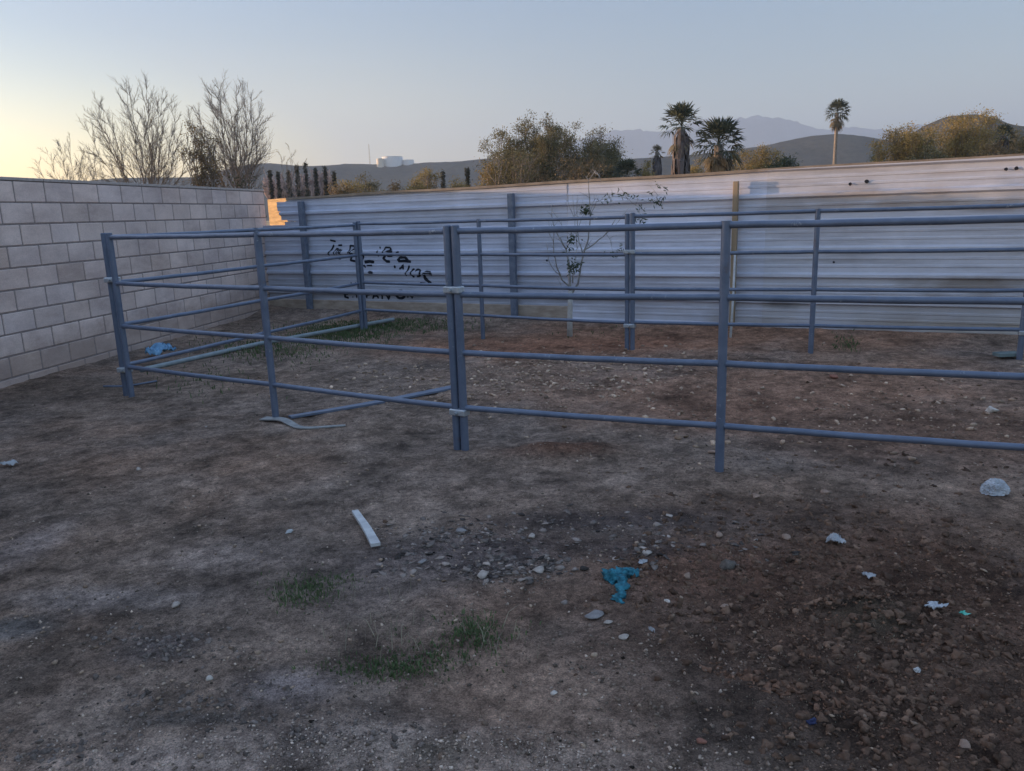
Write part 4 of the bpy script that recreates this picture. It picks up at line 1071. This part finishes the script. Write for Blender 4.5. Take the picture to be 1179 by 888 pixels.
def palm(px, ytop, D, crown_px, trunk_r, label, seed, skirt=0, dryn=6, nl=34, skirt_r=0.6, low=-35, leaf='leaf_palm', name='fan_palm', lean=0):
    x, zt = place_px(px, ytop, D); x0 = at(px, 238, D).x; r = random.Random(seed)
    e = empty(name, (x0, D, 0), label, 'palm tree'); cr = crown_px*D/F/2; zc = zt-cr*.98
    mb = MB(); n_ = 10; mb.tube([(lean*(k/n_)**2, 0, -.3+(zc+.4)*k/n_) for k in range(n_+1)], [trunk_r*(1.25-.35*k/n_+.04*math.sin(k*9)) for k in range(n_+1)], 10)
    mb.make('trunk', M['palm_trunk'], e, True)
    mg, md = MB(), MB()
    for k in range(nl):
        el = R(low+(85-low)*((k+.5)/nl)**.8); az = k*2.4+r.uniform(-.3, .3)
        d = Vector((math.cos(az)*math.cos(el), math.sin(az)*math.cos(el), math.sin(el)))
        fan(mg, Vector((lean, 0, zc+.1*cr)), d, cr*.5*r.uniform(.8, 1.1), cr*.52, .5-.25*math.sin(el), r)
    for k in range(dryn):
        az = k*2.4+1; el = R(r.uniform(-70, -30)); d = Vector((math.cos(az)*math.cos(el), math.sin(az)*math.cos(el), math.sin(el)))
        fan(md, Vector((lean, 0, zc-.05-r.uniform(0, .5)*cr)), d, cr*.4*r.uniform(.5, 1.1), cr*.42, .6, r)
    link('crown', mg.v, mg.f, M[leaf], e, tint=np.ones((len(mg.v), 3)))
    if dryn: link('dry_fronds', md.v, md.f, M['leaf_palm_dry'], e, tint=np.ones((len(md.v), 3)))
    if skirt:
        ms = MB()
        for k in range(int(260*skirt)):
            az = r.uniform(0, 6.28); t = r.random(); z0 = zc-t*skirt*zc*.92; rr = trunk_r*1.1+(skirt_r-trunk_r)*(.35+.65*(1-abs(2*t-.7)/1.6))*r.uniform(.6, 1.05)
            a_ = Vector((math.cos(az)*trunk_r, math.sin(az)*trunk_r, z0+.1)); b_ = Vector((math.cos(az)*rr, math.sin(az)*rr, z0-.25)); c_ = Vector((math.cos(az)*rr*.95, math.sin(az)*rr*.95, max(0, z0-.95)))
            tn_ = Vector((-math.sin(az), math.cos(az), 0))*r.uniform(.05, .14)
            ms.add([a_-tn_*.4, a_+tn_*.4, b_+tn_, b_-tn_, c_+tn_*.5, c_-tn_*.6], [(0, 1, 2, 3), (3, 2, 4, 5)])
        ms.make('dead_frond_skirt', M['palm_skirt'], e)
    return e
palm(783, 115, 46, 62, .24, 'thick fan palm with a shaggy grey skirt, the larger of the near pair', 1, .95, 6, 24, .52, low=-22)
palm(826, 133, 47, 68, .3, 'shorter dark fan palm right of the shaggy palm', 2, .0, 40, 40)
palm(958, 114, 110, 31, .22, 'tall slender palm standing alone against the sky', 3, 0, 26, 46)
palm(756, 166, 62, 20, .16, 'small yellowish palm left of the shaggy palm', 4, .8, 8, 20, .4, leaf='leaf_palm_dry')
palm(722, 181, 56, 42, .2, 'low dark palm just above the fence left of the big palms', 5, .0, 8, 34)
palm(1147, 142, 60, 30, .2, 'fan palm showing above the right-hand trees', 6, .5, 16, 30, .5)

# ------------------------------------------------------------------ hills
def hills(name, outline, D, wid, mat, seed, amp=.06, base=-30, step=6, rough_px=1.0):
    xs = np.arange(outline[0][0], outline[-1][0]+1, step); ox = [p[0] for p in outline]; oy = [p[1] for p in outline]
    ys = np.interp(xs, ox, oy)
    k = np.ones(3)/3; ys = np.convolve(np.pad(ys, 1, 'edge'), k, 'valid')
    ys = ys+np.array([noise.fractal(Vector((x/9., seed, 0)), .7, 2, 5)*(2.6 if D > 3000 else .45) for x in xs])
    tops = [at(x, y, D) for x, y in zip(xs, ys)]
    V = []; nr = 40
    for i, tp_ in enumerate(tops):
        for j in range(nr+1):
            u = j/nr*2-1
            y = D+u*wid; sh = math.exp(-(u*1.9)**2) if abs(u) > 0 else 1
            w_ = (1-abs(u)**3)*sh
            x = tp_.x*(1+0*u)
            nn = noise.fractal(Vector((x/wid*3+seed, y/wid*3, seed*1.7)), .9, 2.1, 6)
            gul = abs(noise.noise(Vector((x/wid*5+seed, y/wid*1.2, 4))))
            z = base+(tp_.z-base)*w_*(1+amp*(nn-.4*gul)*min(1, abs(u)*5+.12*rough_px))
            V.append((x, y, z))
    nn_ = nr+1; N_ = len(tops)
    ii_ = (np.arange(N_-1)[:, None]*nn_+np.arange(nr)[None, :]).ravel()
    Fq_ = np.stack([ii_, ii_+nn_, ii_+nn_+1, ii_+1], 1)
    return tag(link(name, np.array(V), Fq_, mat, smooth=True), kind='structure')
def hillmat(name, c1, c2, sc, c3=None):
    mt, nt, b = new_mat(name, c1, .95, 0, .05); n1 = nz(nt, sc, 10, .7); n2 = nz(nt, sc*9, 6, .8)
    r = ramp(nt, n1.outputs[0], [(.35, c1), (.62, c2)]); r2 = ramp(nt, n2.outputs[0], [(.4, (.7,)*3), (.6, (1.2,)*3)])
    nt.links.new(mixc(nt, r.outputs[0], r2.outputs[0], 1, 'MULTIPLY'), b.inputs['Base Color']); bump(nt, b, n2.outputs[0], .6, 2.0); return mt
M['hill'] = hillmat('scrub_hill', (.024, .022, .019), (.066, .054, .038), .012)
M['hill2'] = hillmat('brown_scrub_hill', (.026, .024, .018), (.07, .056, .035), .02)
M['mtn'] = hillmat('bare_mountain', (.10, .085, .08), (.16, .135, .12), .0012)
hills('hills', [(40, 214), (110, 209), (135, 205.5), (165, 204.5), (230, 204), (262, 197), (290, 190.5), (315, 189), (345, 191.5), (380, 191), (405, 188.5), (440, 189.5), (478, 188.5), (500, 187), (520, 187), (555, 183.5), (620, 181), (700, 190), (790, 205)], 1200, 380, M['hill'], 2)
hills('hills', [(640, 200), (690, 190), (730, 183), (770, 180), (800, 178), (850, 172), (880, 168), (905, 162), (935, 156), (960, 154), (985, 156), (1010, 161), (1040, 165), (1080, 172), (1160, 185)], 950, 300, M['hill'], 5)
hills('hills', [(1000, 195), (1040, 166), (1060, 150), (1080, 137), (1100, 132), (1115, 133), (1135, 137), (1155, 142), (1179, 145), (1260, 150), (1400, 170)], 620, 220, M['hill2'], 7)
hills('mountains', [(560, 190), (640, 168), (690, 154), (700, 152), (715, 149.5), (735, 150.5), (760, 152), (785, 146), (800, 140), (812, 137), (830, 138.5), (850, 137), (872, 133.5), (890, 137), (905, 136), (925, 145), (945, 150), (975, 146), (1000, 148), (1020, 151), (1040, 147), (1056, 143), (1070, 148), (1120, 152), (1220, 150), (1330, 165)], 5600, 750, M['mtn'], 11, .05, -60, 4)
# water tanks and mast on the left hill
D = 1180
p = at(452, 190, D); wt = empty('water_tank', (p.x, D, p.z-4), 'large white cylindrical water tank on the far hill crest', 'water tank')
def cyl(r_, z0, z1, n=28, top=None):
    mb = MB(); mb.tube([(0, 0, z0), (0, 0, z1)], r_, n); return mb
hpx = D/F
o = cyl(11.5*hpx, 0, 4+8.6*hpx).make('tank_shell', M['tank'], wt, True); sharpen(o)
mb = MB(); mb.tube([(0, 0, 4+8.6*hpx), (0, 0, 4+9.3*hpx)], [11.7*hpx, 3*hpx], 28); sharpen(mb.make('tank_roof', M['tank'], wt, True))
p = at(470, 190, D); t2 = empty('water_tank', (p.x, D, p.z-4), 'smaller lower white tank right of the large one on the hill', 'water tank')
sharpen(cyl(6.5*hpx, 0, 4+5.2*hpx).make('tank_shell', M['tank'], t2, True)); mb = MB(); mb.tube([(0, 0, 4+5.2*hpx), (0, 0, 4+5.7*hpx)], [6.7*hpx, 2*hpx], 28); sharpen(mb.make('tank_roof', M['tank'], t2, True))
p = at(438, 190, D-14); t3 = empty('water_tank', (p.x, D-14, p.z-4), 'cream tank at the left of the large white tank on the hill', 'water tank')
sharpen(cyl(4*hpx, 0, 4+6.5*hpx).make('tank_shell', M['tank_warm'], t3, True)); mb = MB(); mb.tube([(0, 0, 4+6.5*hpx), (0, 0, 4+7.1*hpx)], [4.1*hpx, 1*hpx], 28); sharpen(mb.make('tank_roof', M['tank_warm'], t3, True))
p = at(426, 189, D); q_ = at(426, 166, D); ms = empty('radio_mast', (p.x, D, p.z-3), 'thin lattice radio mast on the far hill left of the tanks', 'mast'); hh = q_.z-p.z+3
for k in range(3):
    mb = MB(); a_ = k*2.094; mb.tube([(math.cos(a_)*1.1, math.sin(a_)*1.1, 0), (math.cos(a_)*.4, math.sin(a_)*.4, hh)], .16, 5); mb.make('mast_leg', M['mast'], ms)
mb = MB()
for k in range(14):
    z = hh*k/14; z2 = hh*(k+1)/14; r1_ = 1.1-.7*k/14
    for j in range(3): a_, b_ = j*2.094, (j+1)*2.094; mb.tube([(math.cos(a_)*r1_, math.sin(a_)*r1_, z), (math.cos(b_)*r1_, math.sin(b_)*r1_, z2)], .08, 4)
mb.make('lattice', M['mast'], ms)

# ------------------------------------------------------------------ haze
HD = 2.4e-4
mb = MB(); x0_, x1_, y0_, y1_, z0_, z1_ = -1500, 6500, -60, 7800, -80, 760
mb.box(((x0_+x1_)/2, (y0_+y1_)/2, (z0_+z1_)/2), (1, 0, 0), (0, 1, 0), (0, 0, 1), (x1_-x0_)/2, (y1_-y0_)/2, (z1_-z0_)/2)
hm = bpy.data.materials.new('haze'); hm.use_nodes = True; nt = hm.node_tree; nt.nodes.clear()
ou = nt.nodes.new('ShaderNodeOutputMaterial'); pv = nt.nodes.new('ShaderNodeVolumePrincipled')
pv.inputs['Color'].default_value = (.62, .78, 1.0, 1); pv.inputs['Density'].default_value = HD; pv.inputs['Anisotropy'].default_value = .0
nt.links.new(pv.outputs[0], ou.inputs['Volume'])
USE_HAZE = True
if USE_HAZE: tag(mb.make('haze', hm), 'thin pale haze filling the air towards the mountains', 'haze', kind='stuff')

# ------------------------------------------------------------------ light
SUN_AZ, SUN_EL = R(-77), R(2.9)          # azimuth from +Y, positive towards +X
sd = Vector((math.sin(SUN_AZ)*math.cos(SUN_EL), math.cos(SUN_AZ)*math.cos(SUN_EL), math.sin(SUN_EL)))
sl = bpy.data.lights.new('sun', 'SUN'); sl.energy = 3.0; sl.angle = R(.5); sl.color = (1, .66, .40)
so = bpy.data.objects.new('sun', sl); C.objects.link(so); so.rotation_euler = sd.to_track_quat('Z', 'Y').to_euler()
w = bpy.data.worlds.new('World'); S.world = w; w.use_nodes = True; nt = w.node_tree
sk = nt.nodes.new('ShaderNodeTexSky'); sk.sky_type = 'NISHITA'; sk.sun_disc = False
sk.sun_elevation = SUN_EL; sk.sun_rotation = SUN_AZ
sk.air_density = 1.0; sk.dust_density = 2.2; sk.ozone_density = 1.5; sk.altitude = 300
hs = nt.nodes.new('ShaderNodeHueSaturation'); hs.inputs['Saturation'].default_value = .8
nt.links.new(sk.outputs[0], hs.inputs['Color'])
tcw = nt.nodes.new('ShaderNodeTexCoord'); sp_ = nt.nodes.new('ShaderNodeSeparateXYZ'); nt.links.new(tcw.outputs['Generated'], sp_.inputs[0])
# sky tint by height; the unseen upper sky is brightened as added fill light
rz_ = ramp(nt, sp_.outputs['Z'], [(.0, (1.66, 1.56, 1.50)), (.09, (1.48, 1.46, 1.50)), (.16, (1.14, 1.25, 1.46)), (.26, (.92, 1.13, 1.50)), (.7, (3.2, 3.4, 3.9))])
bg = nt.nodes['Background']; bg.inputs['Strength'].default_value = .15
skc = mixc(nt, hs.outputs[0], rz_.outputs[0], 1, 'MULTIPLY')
nrm = nt.nodes.new('ShaderNodeVectorMath'); nrm.operation = 'NORMALIZE'; nt.links.new(tcw.outputs['Generated'], nrm.inputs[0])
dt = nt.nodes.new('ShaderNodeVectorMath'); dt.operation = 'DOT_PRODUCT'; nt.links.new(nrm.outputs[0], dt.inputs[0]); dt.inputs[1].default_value = sd
mxm = nt.nodes.new('ShaderNodeMath'); mxm.operation = 'MAXIMUM'; nt.links.new(dt.outputs['Value'], mxm.inputs[0]); mxm.inputs[1].default_value = 0
gr = ramp(nt, mxm.outputs[0], [(.0, (0, 0, 0)), (.18, (.22, .12, .0)), (.37, (.62, .42, .08)), (.72, (.92, .66, .26)), (1, (2.0, 1.4, .7))])
zf = ramp(nt, sp_.outputs['Z'], [(.04, (1, 1, 1)), (.12, (.72, .72, .72)), (.20, (.22, .22, .22)), (.30, (.02, .02, .02))])
gs = mixc(nt, gr.outputs[0], (1.5, 1.5, 1.5), 1, 'MULTIPLY')
glow = mixc(nt, gs, zf.outputs[0], 1, 'MULTIPLY')       # hazy warm band round the low sun
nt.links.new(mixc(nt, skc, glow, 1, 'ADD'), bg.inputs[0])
S.view_settings.view_transform = 'Standard'; S.view_settings.look = 'None'; S.view_settings.gamma = 1
S.view_settings.exposure = 1.3
S.cycles.use_denoising = True
S.cycles.volume_bounces = 0; S.cycles.max_bounces = 6
